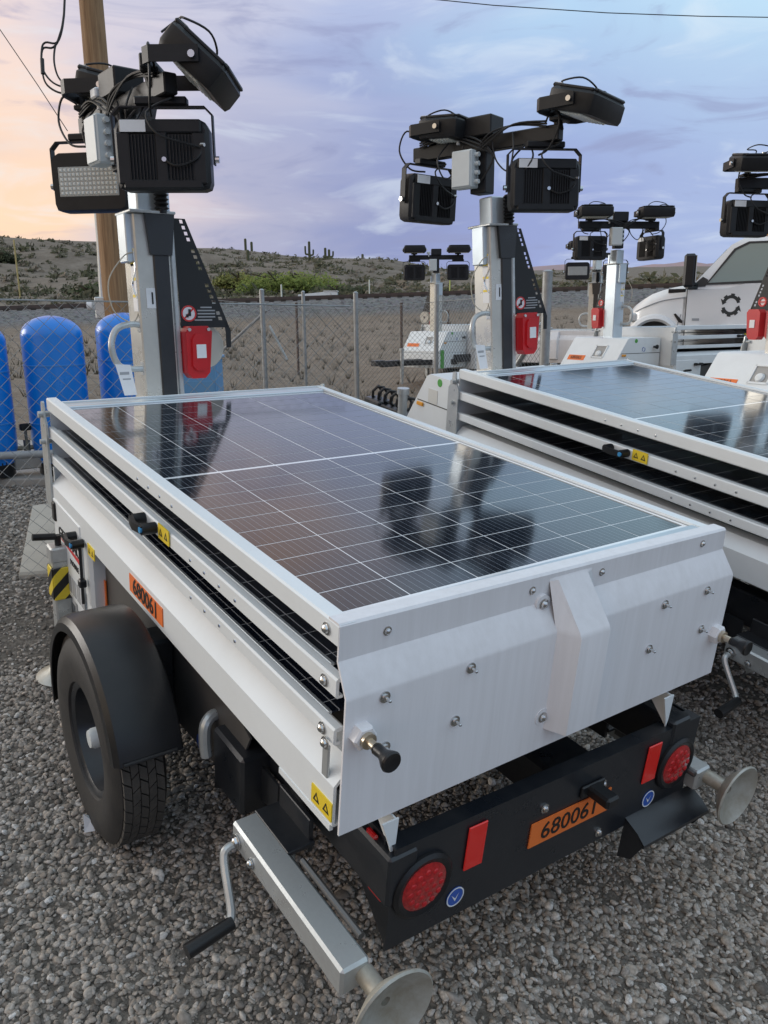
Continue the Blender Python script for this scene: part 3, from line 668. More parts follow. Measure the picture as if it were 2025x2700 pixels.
    for sx in (-1, 1):
        k0 = MB(); k0.M = T(sx*.42, 2.08, .80) @ RY(R_(90*sx)); k0.lathe([(.012, 0), (.012, .03), (.022, .035), (.025, .05), (.012, .056), (0, .056)], 14); B('hood_knob', k0, PLAST, hd)
        B('green_dot', MB().cyl((sx*.4195, 2.36, .868), (sx*.422, 2.36, .868), .022, 16), GREEN, hd, smooth=False)
        rg = MB(); rg.M = T(sx*.4225, 2.24, .775) @ RY(R_(90*sx))
        for a0 in (0, math.pi):
            for i in range(8):
                a, b = a0+i*.32, a0+(i+1)*.32; rg.add([(.026*math.cos(a), .026*math.sin(a), 0), (.026*math.cos(b), .026*math.sin(b), 0), (.018*math.cos(b), .018*math.sin(b), 0), (.018*math.cos(a), .018*math.sin(a), 0)], [(0, 1, 2, 3)])
        B('ring_emblem', rg, BLUEST, hd, smooth=False, recalc=False)
        if lod == 0: B('notice', MB().box((sx*.4215, 2.42, .78), (.002, .09, .08)), mat('notice_grey', (.62,.63,.6), .5), hd, smooth=False)
    # --- chassis
    ch = MB()
    for sx in (-1, 1):
        ch.box((sx*.465, 1.08, .455), (.075, 2.50, .125), .006)
    for y in (.62, 1.05, 1.55, 2.25): ch.box((0, y, .44), (.87, .09, .09), .005)
    ch.box((.13, .30, .40), (.16, .90, .12), .01)
    B('chassis_frame', ch, BLACK)
    for sx in (-1, 1):
        B('side_plate', MB().prism([(1.62, .30), (1.62, .47), (1.56, .55), (1.30, .585), (.55, .585), (.35, .50), (.45, .30), (1.15, .24)], sx*.545, sx*.551, 0), GREYP)
        B('skirt', MB().prism([(.62, .16), (.40, .30), (.25, .34), (.25, .42), (.62, .42)], sx*.52, sx*.526, 0), BLACK)
        B('battery_box', MB().box((sx*.535, .42, .37), (.09, .17, .17), .008), BLACK)
        B('pipe_hook', MB().tube(spline([(sx*.53, .56, .44), (sx*.56, .55, .455), (sx*.585, .54, .44), (sx*.59, .535, .39), (sx*.588, .53, .35)], 4), .016, 10), GALV)
        B('drain_pipe', MB().cyl((sx*.53, .22, .34), (sx*.55, .16, .27), .03, 12, .024), GALV)
        if lod == 0: B('round_sticker', MB().cyl((sx*.551, .655, .300), (sx*.5535, .655, .300), .026, 20), BLUEST, smooth=False)
        # wheel
        wh = T(sx*.725, .80, .33) @ RY(R_(-90*sx if sx > 0 else 90))
        wh = T(sx*.742, .88, .26) @ Matrix.Rotation(R_(90)*sx, 4, 'Y')     # local z points outwards
        ty = MB().at(wh).lathe([(.166, -.055), (.172, -.066), (.225, -.076), (.272, -.072), (.297, -.056), (.297, .056), (.272, .072), (.225, .076), (.172, .066), (.166, .055)], 56, ring=True)
        tyre = B('wheel', ty, RUBBER)
        td = MB().at(wh)
        nb = 46
        for i in range(nb):
            for q, (z0, sk) in enumerate(((-.044, .5), (-.022, -.5), (0, .5), (.022, -.5), (.044, .5))):
                a = 2*math.pi*(i+.5*(q % 2))/nb; da = 2*math.pi/nb*.44; sk2 = sk*.05
                vs = []
                for rr in (.296, .309):
                    for dz, aa in ((-.0098, -da-sk2), (.0098, -da+sk2), (.0098, da+sk2), (-.0098, da-sk2)):
                        vs.append((rr*math.cos(a+aa), rr*math.sin(a+aa), z0+dz))
                td.add(vs, [(4, 5, 6, 7), (0, 1, 5, 4), (1, 2, 6, 5), (2, 3, 7, 6), (3, 0, 4, 7)])
        B('tread', td, TREAD, tyre, smooth=False, recalc=False)
        rm = MB().at(wh).lathe([(.0, -.005), (.05, -.005), (.055, -.012), (.09, -.03), (.125, -.025), (.142, .01), (.150, .052), (.160, .058), (.172, .060), (.174, .052), (.162, .035), (.150, -.05), (.0, -.05)], 40)
        B('rim', rm, BLACK, tyre)
        B('hub_cap', MB().at(wh).lathe([(.030, -.01), (.030, .045), (.025, .056), (0, .058)], 18), JBOX, tyre)
        for q in range(5):
            B('wheel_nut', MB().at(wh @ RZ(q*2*math.pi/5) @ T(.072, 0, -.02)).lathe([(.011, 0), (.011, .016), (.006, .02), (0, .02)], 6), CHROME, tyre)
        # mudguard
        mg = MB(); prof = [(.640, .335), (.645, .341), (.66, .345), (.785, .345), (.808, .339), (.820, .324), (.822, .300), (.818, .300), (.814, .320), (.803, .332), (.785, .338), (.645, .335)]
        a0, a1, na = R_(-12), R_(164), 30; V = []; Fm = []; npf = len(prof)
        for i in range(na+1):
            a = a0+(a1-a0)*i/na
            for x, r in prof: V.append((sx*x, .88+r*math.cos(a), .285+r*math.sin(a)))
        for i in range(na):
            for j in range(npf): Fm.append((i*npf+j, i*npf+(j+1) % npf, (i+1)*npf+(j+1) % npf, (i+1)*npf+j))
        Fm += [tuple(range(npf)), tuple(range(na*npf, (na+1)*npf))]
        mgd = B('mudguard', mg.add(V, Fm), PLAST)
        e = R_(163); B('mudguard_rib', MB().cyl((sx*.66, .88+.347*math.cos(e), .285+.347*math.sin(e)), (sx*.80, .88+.347*math.cos(e), .285+.347*math.sin(e)), .005, 8), PLAST, mgd)
        B('axle_arm', MB().cyl((sx*.40, .88, .26), (sx*.68, .88, .26), .035, 12).box((sx*.60, .88, .40), (.09, .10, .30), .008), BLACK)
    # bumper, slightly tipped
    MBm = T(.035, 0, .514) @ RY(R_(2.1))
    bp = MB().at(MBm); bp.sheet([(-.125, -.03), (-.125, 0), (-.165, 0), (-.165, -.262)], -.52, .52, 0, .006)
    bumper = B('bumper', bp, BLACK)
    for sx in (-1, 1): B('bumper_gusset', MB().at(MBm).prism([(-.164, -.002), (.02, -.002), (.02, -.10), (-.164, -.26)], sx*.513-.003, sx*.513+.003, 0), BLACK, bumper)
    F = lambda x, z: MBm @ T(x-.035, -.1655, z) @ TO_NEGY
    for x in (.472, -.405):
        B('light_grommet', MB().at(F(x, -.120)).lathe([(.052, 0), (.078, 0), (.078, .008), (.070, .014), (.060, .012), (.052, .006)], 32, ring=True), PLAST, bumper)
        tl_ = B('tail_light', MB().at(F(x, -.120)).lathe([(.060, 0), (.060, .010), (.045, .017), (0, .020)], 32), LENS, bumper)
        if lod == 0:
            dd = MB()
            for rr, nn in ((.0, 1), (.020, 6), (.040, 12)):
                for q in range(nn): dd.M = F(x, -.120) @ T(rr*math.cos(q*6.2832/nn), rr*math.sin(q*6.2832/nn), .0185-rr*.03); dd.lathe([(.008, -.002), (.006, .0015), (0, .003)], 8)
            B('led_dots', dd, RED, bumper, kind='stuff')
    for x in (.360, -.262): B('reflector', MB().at(F(x, -.082)).box((0, 0, .003), (.055, .115, .005), .002), REFL, bumper)
    pl = B('number_plate', MB().at(F(.06, -.135)).box((0, 0, .002), (.285, .068, .003)), ORANGE, bumper, smooth=False)
    if lod < 2: text(number, .066, INK, pl, F(.06, -.135) @ T(-.004, -.002, .0042), 1.05, 'digits')
    B('plate_light', MB().at(F(.12, -.072)).box((0, 0, .035), (.045, .030, .07), .006).box((-.0, 0, .004), (.085, .034, .008), .003), PLAST, bumper)
    if lod == 0:
        for x, z in ((.165, -.078), (-.045, -.070), (.19, -.235)): link('bolt', _head, None, bumper, M=F(x, z))
        for x in (.385, -.30): B('round_sticker', MB().at(F(x, -.205)).cyl((0, 0, 0), (0, 0, .002), .025, 20), BLUEST, bumper, smooth=False); B('sticker_ring', MB().at(F(x, -.205)).lathe([(.022, .0021), (.025, .0021), (.025, .0026), (.022, .0026)], 20, ring=True), WSTICK, bumper); B('sticker_arrow', MB().at(F(x, -.205)).add([(-.012, .008, .0026), (0, -.012, .0026), (.010, .010, .0026), (.0, -.004, .0026)], [(0, 1, 2, 3)]), WSTICK, bumper, smooth=False, recalc=False)
    B('side_reflector', MB().at(MBm).box((-.5245, -.12, -.09), (.005, .05, .115), .002), REFL, bumper)
    B('marker_light', MB().at(MBm).box((-.525, -.09, -.02), (.012, .035, .025), .004), LENS, bumper)
    for x in (.44,): B('step', MB().at(MBm).sheet([(-.165, -.235), (-.21, -.255), (-.235, -.275), (-.235, -.285)], x-.175, x+.115, 0, .006).prism([(-.165, -.235), (-.235, -.275), (-.205, -.34), (-.165, -.36)], x-.175, x-.169, 0).prism([(-.165, -.235), (-.235, -.275), (-.205, -.34), (-.165, -.36)], x+.109, x+.115, 0), BLACK, bumper)
    # rear jacks, swung up level
    for (x, z, y1, sg) in ((-.628, .368, -.25, -1), (.575, .305, -.20, 1)):
        jk = MB().box((x, (y1+.22)/2, z), (.064, .22-y1, .064), .006); j = B('jack', jk, GALV)
        B('jack_foot', MB().at(T(x+.02, y1-.06, z) @ TO_NEGY).lathe([(.02, -.06), (.02, .0), (.05, .004), (.086, .03), (.090, .036), (.086, .040), (.050, .016), (.018, .010), (.010, .010), (.010, 0), (0, 0)], 32), DISC, j)
        B('crank_arm', MB().tube(spline([(x+sg*.032, .19, z-.01), (x+sg*.06, .188, z-.012), (x+sg*.072, .175, z-.035), (x+sg*.085, .11, z-.11), (x+sg*.10, .092, z-.125)], 4), .0095, 8), GALV, j)
        B('crank_grip', MB().cyl((x+sg*.09, .093, z-.125), (x+sg*.20, .083, z-.135), .015, 14, .017), PLAST, j)
        link('bolt', _head, None, j, M=T(x+sg*.033, .19, z-.005) @ (TO_NEGX if sg < 0 else RY(R_(90))) @ Matrix.Scale(1.4, 4))
        link('bolt', _head, None, j, M=T(x+sg*.033, .12, z-.012) @ (TO_NEGX if sg < 0 else RY(R_(90))))
        B('jack_bracket', MB().box((x-sg*.06, .14, z+.03), (.07, .16, .012), .002).box((x-sg*.09, .14, z+.045), (.012, .14, .09), .002), BLACK, j)
        B('jack_rack', MB().box((x-sg*.034, -.02, z+.005), (.008, .20, .03), .002).cyl((x-sg*.045, .03, z+.03), (x-sg*.045, -.20, z+.03), .008, 8), mat('dark_steel', (.16,.16,.16), .4, .8), j)
    # front jacks standing on the ground
    for sx in (-1, 1):
        j = B('jack', MB().box((sx*.632, 1.80, .22), (.062, .062, .48), .006).box((sx*.632, 1.80, .47), (.072, .072, .06), .006), GALV)
        B('jack_foot', MB().at(T(sx*.66, 1.78, -.05)).lathe([(.09, 0), (.095, .012), (.05, .035), (.03, .06), (.03, .12), (0, .12)], 28), DISC, j)
        B('hazard_strip', MB().box((sx*.632, 1.764, .355), (.068, .008, .13), .002).box((sx*.667, 1.80, .355), (.006, .07, .13), .002), HAZ, j, smooth=False)
        B('crank_grip', MB().cyl((sx*.64, 1.80, .535), (sx*.72, 1.80, .545), .013, 12).cyl((sx*.632, 1.80, .49), (sx*.632, 1.80, .54), .012, 10), PLAST, j)
        B('jack_bracket', MB().box((sx*.59, 1.80, .30), (.06, .05, .16), .004).cyl((sx*.60, 1.70, .12), (sx*.60, 1.70, .34), .010, 8).cyl((sx*.58, 1.62, .16), (sx*.62, 1.56, .185), .030, 14), GALV, j)
        B('orange_tag', MB().box((sx*.556, 1.50, .40), (.004, .05, .13)), ORANGE, smooth=False)
    # tongue
    tg = MB()
    tg.box((0, 2.9, .40), (.10, 1.5, .10), .006)
    for sx in (-1, 1): tg.M = T(sx*.24, 2.72, .40) @ RZ(R_(24*sx)); tg.box((0, 0, 0), (.07, 1.0, .09), .005)
    tg.M = I4; tg.box((0, 3.72, .42), (.13, .22, .09), .012)
    B('tongue', tg, BLACK)
    B('tongue_jack', MB().cyl((-.09, 3.25, .18), (-.09, 3.25, .60), .032, 14).cyl((-.09, 3.25, .60), (-.09, 3.25, .64), .042, 14).cyl((-.09, 3.25, .06), (-.09, 3.25, .18), .024, 12), GALV)
    if lod < 2:
        co = [(.02+.05*math.cos(k*.9), 3.30+k*.012, .50+.05*math.sin(k*.9)) for k in range(44)]
        B('coiled_cable', MB().tube(co, .011, 6), CABLE)
        B('tongue_wheel', MB().at(T(-.19, 3.05, .16) @ RY(R_(90))).lathe([(.03, -.03), (.09, -.04), (.10, -.02), (.10, .02), (.09, .04), (.03, .03)], 24, ring=True), RUBBER)
    # --- mast
    mx_, my_ = -.018, 2.325
    MM = T(mx_, my_, .55) @ mast_fix
    ms = MB().at(MM); ms.box((-.004, 0, .575), (.155, .15, 1.15), .006)
    mast = B('mast', ms, mm or GALVM)
    B('mast_channel', MB().at(MM).box((.028, -.078, .52), (.070, .012, 1.04), .004), BLACK, mast)
    B('mast_funnel', MB().at(MM).prism([(-.02, .98), (.075, .98), (.095, 1.15), (-.035, 1.15)], -.095, -.072, 1), BLACK, mast)
    B('mast_strip', MB().at(MM).box((.088, -.055, .55), (.022, .03, 1.10), .004), GALV, mast)
    B('mast_collar', MB().at(MM).box((0, 0, 1.155), (.20, .20, .012), .003), GALV, mast)
    B('mast_head_plate', MB().at(MM).box((-.015, .0, 1.05), (.19, .10, .20), .004), ZINC, mast)
    B('mast_inner', MB().at(MM).box((0, 0, 1.225), (.105, .11, .16), .006).box((.085, 0, 1.21), (.03, .08, .10), .006), ZINC, mast)
    bl = MB().at(MM); bl.lathe([(.022, 1.15), (.022, 1.155)]+[(.022 if i % 2 else .032, 1.155+i*.009) for i in range(1, 17)]+[(.022, 1.31)], 14)
    bl.v = [tuple(Vector(v)+(MM.to_3x3() @ Vector((.045, -.085, 0)))) for v in bl.v]; B('mast_bellows', bl, PLAST, mast)
    if lod < 2:
        for z, yy in ((.83, 1), (.90, 0), (.97, 0), (1.02, 1)): B('instruction_sticker', MB().at(MM).box((-.0825, -.035, z-.05), (.002, .055, .07)), WSTICK, mast, smooth=False); B('sticker_bar', MB().at(MM).box((-.084, -.035, z-.02), (.001, .05, .012)), YEL if yy or z > .8 else GREYT, mast, smooth=False)
        B('pin_chain', MB().at(MM).tube(spline([(-.075, -.06, 1.12), (-.08, -.05, 1.0), (-.08, -.06, .92), (-.085, -.02, .86), (-.08, -.06, .80)], 5), .006, 6), CHROME, mast)
        B('safety_cable', MB().at(MM).tube(spline([(-.08, -.05, .99), (-.13, -.06, .97), (-.20, -.06, .87), (-.19, -.06, .75), (-.12, -.06, .70), (-.08, -.05, .74), (-.075, -.04, .86)], 6), .003, 6), mat('cable_beige', (.5,.45,.36), .5), mast)
        B('notice_sticker', MB().at(MM).box((-.028, -.0765, .80), (.040, .002, .085)), WSTICK, mast, smooth=False)
        B('warning_arrow', MB().at(MM).box((-.022, -.078, .80), (.007, .002, .05)), INK, mast, smooth=False)
    B('mast_handle', MB().at(MM).tube(spline([(-.05, -.05, .685), (-.13, -.06, .69), (-.19, -.065, .665), (-.215, -.07, .595), (-.19, -.065, .52), (-.13, -.06, .50), (-.05, -.05, .50)], 6), .014, 12).box((-.078, -.05, .685), (.012, .04, .06), .003).box((-.078, -.05, .50), (.012, .04, .06), .003), GALV, mast)
    if lod == 0: B('paper_tag', MB().at(MM).prism([(-.185, .39), (-.13, .39), (-.15, .52), (-.215, .525)], -.10, -.099, 1), WSTICK, mast, smooth=False); B('tag_print', MB().at(MM).box((-.178, -.1005, .485), (.04, .001, .012)).box((-.17, -.1005, .46), (.035, .001, .006)), GREYT, mast, smooth=False)
    # perforated arm guard
    gd = MB().at(MM); y0, y1 = -.05, -.044
    tl, tr, br, bl2 = Vector((.105, 1.14)), Vector((.160, 1.14)), Vector((.335, .70)), Vector((.112, .70))
    gd.prism([tuple(bl2), tuple(br-Vector((.055, 0))), tuple(tr-Vector((.045, 0))), tuple(tl)], y0, y1, 1)
    gd.prism([(.108, .69), (.112, .672), (.338, .672), (.335, .70), (.112, .70)], y0, y1, 1)
    a_, b_ = tr-Vector((.045, 0)), br-Vector((.055, 0)); c_, d_ = tr, br; ns = 18
    for i in range(ns):
        P = [a_.lerp(b_, i/ns), c_.lerp(d_, i/ns), c_.lerp(d_, (i+1)/ns), a_.lerp(b_, (i+1)/ns)]; ctr = sum(P, Vector((0, 0)))/4; Q = [ctr+(p-ctr)*Vector((.30, .62)) if False else ctr+Vector(((p-ctr).x*.36, (p-ctr).y*.62)) for p in P]
        if i in (4, 9, 10, 15): gd.prism([tuple(p) for p in P], y0, y1, 1); continue
        V = [(p.x, y, p.y) for y in (y0, y1) for p in P]+[(q.x, y, q.y) for y in (y0, y1) for q in Q]
        f = []
        for e in range(4):
            e2 = (e+1) % 4; f += [(e, e2, 8+e2, 8+e), (4+e, 4+e2, 12+e2, 12+e), (8+e, 8+e2, 12+e2, 12+e)]
        gd.add(V, f)
    gd.prism([(.320, .70), (.335, .70), (.352, .655), (.350, .58), (.328, .58), (.328, .65)], y0, y1, 1)
    guard = B('arm_guard', gd, GUARD, mast, smooth=False)
    if not both: B('winch_reel', MB().at(MM @ T(.23, .02, .585) @ TO_NEGY).lathe([(.02, -.02), (.095, -.02), (.10, -.012), (.10, .03), (.09, .034), (.02, .034)], 28, ring=True), REEL, mast)
    rb = MB().at(MM); rb.prism([(p_[0]*.95, p_[1]*1.0+.235) for p_ in [(.105, .24), (.125, .215), (.19, .215), (.215, .24), (.235, .42), (.215, .445), (.125, .445), (.105, .42)]], -.13, -.06, 1)
    rd = B('inlet_box', rb, RED, mast)
    B('inlet_cover', MB().at(MM @ T(-.006, 0, .235)).prism([(.125, .27), (.145, .25), (.18, .25), (.195, .27), (.205, .39), (.19, .41), (.145, .41), (.13, .39)], -.142, -.13, 1), RED, rd)
    if lod < 2:
        B('inlet_label', MB().at(MM).box((.162, -.1435, .57), (.045, .003, .06)), WSTICK, rd, smooth=False)
        B('inlet_screw', MB().at(MM).cyl((.115, -.13, .665), (.115, -.137, .665), .008, 8), CHROME, rd); B('inlet_screw', MB().at(MM).cyl((.205, -.13, .665), (.205, -.137, .665), .008, 8), CHROME, rd)
        B('prohibition_sign', MB().at(MM @ T(.150, -.0505, .735) @ TO_NEGY).cyl((0, 0, 0), (0, 0, .001), .036, 24), WSTICK, guard, smooth=False)
        pr = MB().at(MM @ T(.150, -.0515, .735) @ TO_NEGY); pr.lathe([(.029, .0003), (.036, .0003), (.036, .001), (.029, .001)], 24, ring=True); pr.M = pr.M @ RZ(R_(45)); pr.box((0, 0, .0009), (.062, .007, .001))
        B('prohibition_ring', pr, REDINK, guard, smooth=False)
        B('pictogram', MB().at(MM @ T(.150, -.0532, .735) @ TO_NEGY).box((.004, .004, .0002), (.012, .03, .0008)).box((-.008, -.01, .0002), (.012, .014, .0008)), INK, guard, smooth=False)
        for q in range(5): B('caption_line', MB().at(MM).box((.235-.004*(q > 3)*4, -.0508, .762-q*.014), (.085-.03*(q == 0), .001, .006)), GREYT, guard, smooth=False)
    if both:
        MX = MM @ Matrix.Diagonal((1, -1, 1, 1))
        B('inlet_box', MB().at(MX).prism([(p_[0]*.95, p_[1]*1.0+.235) for p_ in [(.105, .24), (.125, .215), (.19, .215), (.215, .24), (.235, .42), (.215, .445), (.125, .445), (.105, .42)]], -.13, -.06, 1), RED, mast)
        B('prohibition_sign', MB().at(MX @ T(.150, -.0505, .735) @ TO_NEGY).cyl((0, 0, 0), (0, 0, -.008), .036, 24), WSTICK, mast, smooth=False)
        B('prohibition_ring', MB().at(MX @ T(.150, -.0515, .735) @ TO_NEGY).lathe([(.027, -.009), (.036, -.009), (.036, .009), (.027, .009)], 24, ring=True).box((0, 0, .008), (.06, .008, .004)), REDINK, mast, smooth=False)
        B('inlet_label', MB().at(MX).box((.162, -.1325, .57), (.045, .006, .06)), WSTICK, mast, smooth=False)
    # --- lamp head
    bar_yaw, lamps = head
    inv = M.inverted(); top = M @ MM @ Vector((hx, 0, 1.57))
    MH = inv @ T(*top) @ RZ(bar_yaw)
    hb = MB().at(MH @ T(.0, .0, 0)); hb.box((0, 0, 0), (.92, .055, .075), .005); hb.box((0, 0, .085), (.17, .13, .10), .006); hb.box((0, -.005, -.13), (.10, .09, .24), .005)
    bar = B('lamp_bar', hb, LAMPB)
    B('junction_box', MB().at(MH @ T(-.06, -.085, -.13)).box((0, 0, 0), (.13, .075, .19), .006).box((0, -.04, 0), (.115, .006, .175), .002), JBOX, bar)
    B('photocell', MB().at(MH @ T(-.13, -.05, .07)).box((0, 0, 0), (.06, .05, .04), .006).cyl((0, 0, -.02), (0, 0, -.06), .01, 8), WSTICK, bar)
    if lod < 2:
        wv = MB().at(MH)
        for q in range(3): wv.tube(spline([(-.40, -.04, .03+q*.012), (-.2, -.045-.01*q, .055), (0, -.08, .02-q*.02), (.1, -.06, -.08), (.02, -.06, -.2)], 5), .005, 6); wv.tube(spline([(.40, -.04, .03+q*.012), (.22, -.045-.01*q, .06), (.08, -.08, .03-q*.02), (-.02, -.07, -.07)], 5), .005, 6)
        wv.tube(spline([(.30, -.03, -.04), (.36, -.10, -.12), (.30, -.13, -.2), (.24, -.1, -.12), (.28, -.04, -.04)], 6), .005, 6)
        for sg in (-1, 1): wv.tube(spline([(sg*.38, -.02, .05), (sg*.46, -.08, .12), (sg*.50, -.10, .02), (sg*.44, -.08, -.08), (sg*.36, -.04, -.10)], 6), .005, 6); wv.tube(spline([(sg*.20, -.04, .03), (sg*.24, -.09, -.06), (sg*.20, -.07, -.16), (sg*.12, -.06, -.10), (sg*.09, -.06, 0)], 6), .0045, 6)
        B('cable', wv, CABLE, bar)
        for q in range(4): B('cable_gland', MB().at(MH @ T(-.06, -.085, -.13)).cyl((.065, 0, .07-q*.045), (.09, 0, .07-q*.045), .012, 10), JBOX, bar)
    for lm in lamps:
        sg, lower, yaw, tilt, dx = lm[:5]; oy, oz = (lm[5], lm[6]) if len(lm) > 5 else (-.14, .075)
        Mb = inv @ T(*(M @ MH @ Vector((sg*.37+dx, 0, -.03 if lower else .04)))) @ RZ(yaw)
        if lower:
            flood('floodlight', root, Mb @ T(0, 0, -.215) @ RX(tilt), lod)
        else:                                    # upper lamp: yoke lies level on its post, the lamp tips in it
            flood('floodlight', root, Mb @ T(0, oy, oz) @ RX(tilt), lod, Mb @ T(0, oy, oz) @ RX(R_(-90)))
            B('lamp_post', MB().at(Mb).cyl((0, .02, -.03), (0, .04, oz), .022, 10).box((0, .02, .02), (.10, .07, .02), .004), LAMPB)
    return root
# ------------------------------------------------------------------ the trailers
M1 = RX(TH)
PLUMB = RX(-TH)
FW = math.atan2(-FH.x, FH.y)                     # yaw that turns local +y to the view direction
trailer('white and black solar light tower trailer with orange number plate 680061 on its bumper', M1,
        (R_(-86), [(1, True, FW+R_(2), 0, 0), (-1, True, FW+R_(172), 0, -.03), (1, False, FW+R_(90), R_(-48), -.02, -.17, .03), (-1, False, FW+R_(85), R_(-75), .0, -.13, .07)]), 0, PLUMB, hx=-.06)
M2 = RX(TH) @ T(1.87, -.10, .06) @ RY(R_(-1.9)) @ T(-.6, .8, 0) @ RZ(R_(-4.4)) @ T(.6, -.8, 0)
trailer('white solar light tower trailer parked close alongside the one with bumper plate 680061', M2,
        (R_(-75), [(1, True, FW+R_(6), 0, 0), (-1, True, FW+R_(40), R_(4), 0), (1, False, FW+R_(50), R_(-74), .10, -.12, .06), (-1, False, FW+R_(55), R_(-86), .06, -.10, .05)]), 0, RX(-TH-R_(1.0)) @ RY(R_(-1.0)), number='680064', hx=-.055)
def place(P, yaw):
    Rm = RZ(yaw); return T(*(Vector(P)-(Rm @ Vector((-.03, 2.325, .975)).to_4d()).to_3d() if False else Vector(P)-(Rm.to_3x3() @ Vector((-.03, 2.325, .975))))) @ Rm
M3 = place(px(1617, 872, 9.1), R_(84))
trailer('solar light tower trailer with pale zinc mast and arrow sticker in front of white pickup', M3,
        (FW+R_(6), [(1, True, FW-R_(70), 0, .02), (-1, True, FW+R_(8), 0, .05), (1, False, FW, R_(-88), 0), (-1, False, FW, R_(-92), .05)]), 1, number='680065', cells=False, both=True, mm=ZINC)
M4 = place(px(1150, 862, 13.7), R_(100))
trailer('solar light tower trailer with bright green stripes seen through the chain link fence', M4,
        (FW, [(1, True, FW, 0, 0), (-1, True, FW, 0, 0), (1, False, FW, R_(-90), 0), (-1, False, FW, R_(-90), 0)]), 2, number='680062', green=True, cells=False)
M5 = place(px(2060, 905, 6.1), R_(80))
trailer('solar light tower trailer with green lower band on its hood, standing before the pickup door', M5,
        (FW+R_(4), [(1, True, FW, 0, 0), (-1, True, FW+R_(14), 0, 0), (1, False, FW, R_(-88), 0), (-1, False, FW, R_(-80), 0)]), 1, number='680061', green=True, cells=False, both=True)
M6 = place(px(1562, 872, 12.6), R_(-62))
trailer('farthest solar light tower trailer, half hidden behind the one with pale zinc mast', M6,
        (FW+R_(25), [(-1, True, FW+R_(172), 0, 0), (1, True, FW, 0, 0), (-1, False, FW, R_(-90), 0)]), 2, number='680066', cells=False)

# ------------------------------------------------------------------ chain link fences
FENCE = mat('fence_steel', (.36,.38,.39), .45, .55, c2=(.26,.27,.27), nscale=12, namt=.8)
WIRE = mat('fence_wire', (.24,.255,.26), .5, .4)
def gpt(u, D):                                   # ground point under a picture column at a distance
    a = px(u, 1200, D); v = Vector((a.x-CW[0], a.y-CW[1], 0)); 
    dist = D/ max(.2, v.normalized().dot(FH)) if False else v.length
    return Vector((a.x, a.y, ground_z(a.x, a.y)))
def fence(label, posts, H, radii, braces=(), rails=True, wire=.0013, pitch=.072, sink=.0, meshspan=None):
    root = thing('chain_link_fence', label, 'fence', T(*posts[0])); inv = root.matrix_world.inverted()
    for P, (rr, hh) in zip(posts, radii):
        if rr > 0: MB().at(inv).cyl(P-Vector((0, 0, .25)), P+Vector((0, 0, hh)), rr, 14).cyl(P+Vector((0, 0, hh)), P+Vector((0, 0, hh+.02)), rr*1.15, 14, rr*.4).build('post', FENCE, root)
    for a, b, rr in braces: MB().at(inv).cyl(a, b, rr, 10).build('brace', FENCE, root)
    for A, Bq in zip(posts[:-1], posts[1:]):
        A = Vector(A); Bq = Vector(Bq); ln = (Bq-A).length; d = (Bq-A)/ln; nrm = Vector((d.y, -d.x, 0)).normalized()
        w_ = MB().at(inv); k0 = -int(H/pitch)-1
        for sgn in (1, -1):
            for k in range(k0, int(ln/pitch)+int(H/pitch)+2):
                x0 = k*pitch; x1 = x0+sgn*H; z0, z1 = 0.0, H
                if sgn == 1:
                    if x0 < 0: z0 = -x0; x0 = 0
                    if x1 > ln: z1 = H-(x1-ln); x1 = ln
                else:
                    if x0 > ln: z0 = x0-ln; x0 = ln
                    if x1 < 0: z1 = H+x1; x1 = 0
                if z1-z0 < .03 or x0 < -1e-6 or x0 > ln+1e-6: continue
                p = A+d*x0+Vector((0, 0, z0+.02))+nrm*(.0016*sgn); q = A+d*x1+Vector((0, 0, z1+.02))+nrm*(.0016*sgn)
                w_.cyl(p, q, wire, 3, caps=False)
        w_.build('wire_mesh', WIRE, root, smooth=False, recalc=False, kind='stuff')
        if rails: MB().at(inv).cyl(A+Vector((0, 0, H+.02)), Bq+Vector((0, 0, H+.02)), .004, 6).build('tension_wire', FENCE, root)
    return root
N1 = [gpt(-260, 3.55), gpt(-30, 3.72), gpt(430, 4.1), gpt(930, 4.6)]
fence('near chain link fence running between the blue tanks and the trailer', [N1[0], N1[2], N1[3]], 1.33, [(.022, 1.36), (0, 0), (0, 0)])
F2 = [gpt(420, 12.6), gpt(708, 12.1), gpt(812, 12.0), gpt(944, 11.7), gpt(1148, 11.2), gpt(1425, 9.0)]
def hof(P, u, v): 
    # height of a post whose top shows at picture row v
    lo, hi = 0, 4
    for _ in range(40):
        m_ = (lo+hi)/2
        if proj(P+Vector((0, 0, m_)))[1] > v: lo = m_
        else: hi = m_
    return lo
hs = [hof(F2[0], 0, 772), hof(F2[1], 0, 765), hof(F2[2], 0, 770), hof(F2[3], 0, 772), hof(F2[4], 0, 750), hof(F2[5], 0, 716)]
fence('far chain link fence with steel posts and slanting braces in front of the railway', F2, min(hs)-.03, [(0, 0), (.036, hs[1]), (.026, hs[2]), (.034, hs[3]), (.032, hs[4]), (.055, hs[5])],
      [(px(703, 818, 12.1), px(575, 935, 12.3), .022), (px(710, 860, 12.1), px(757, 950, 12.0), .022), (px(1420, 870, 9.0), px(1362, 962, 9.3), .035)], wire=.0022)
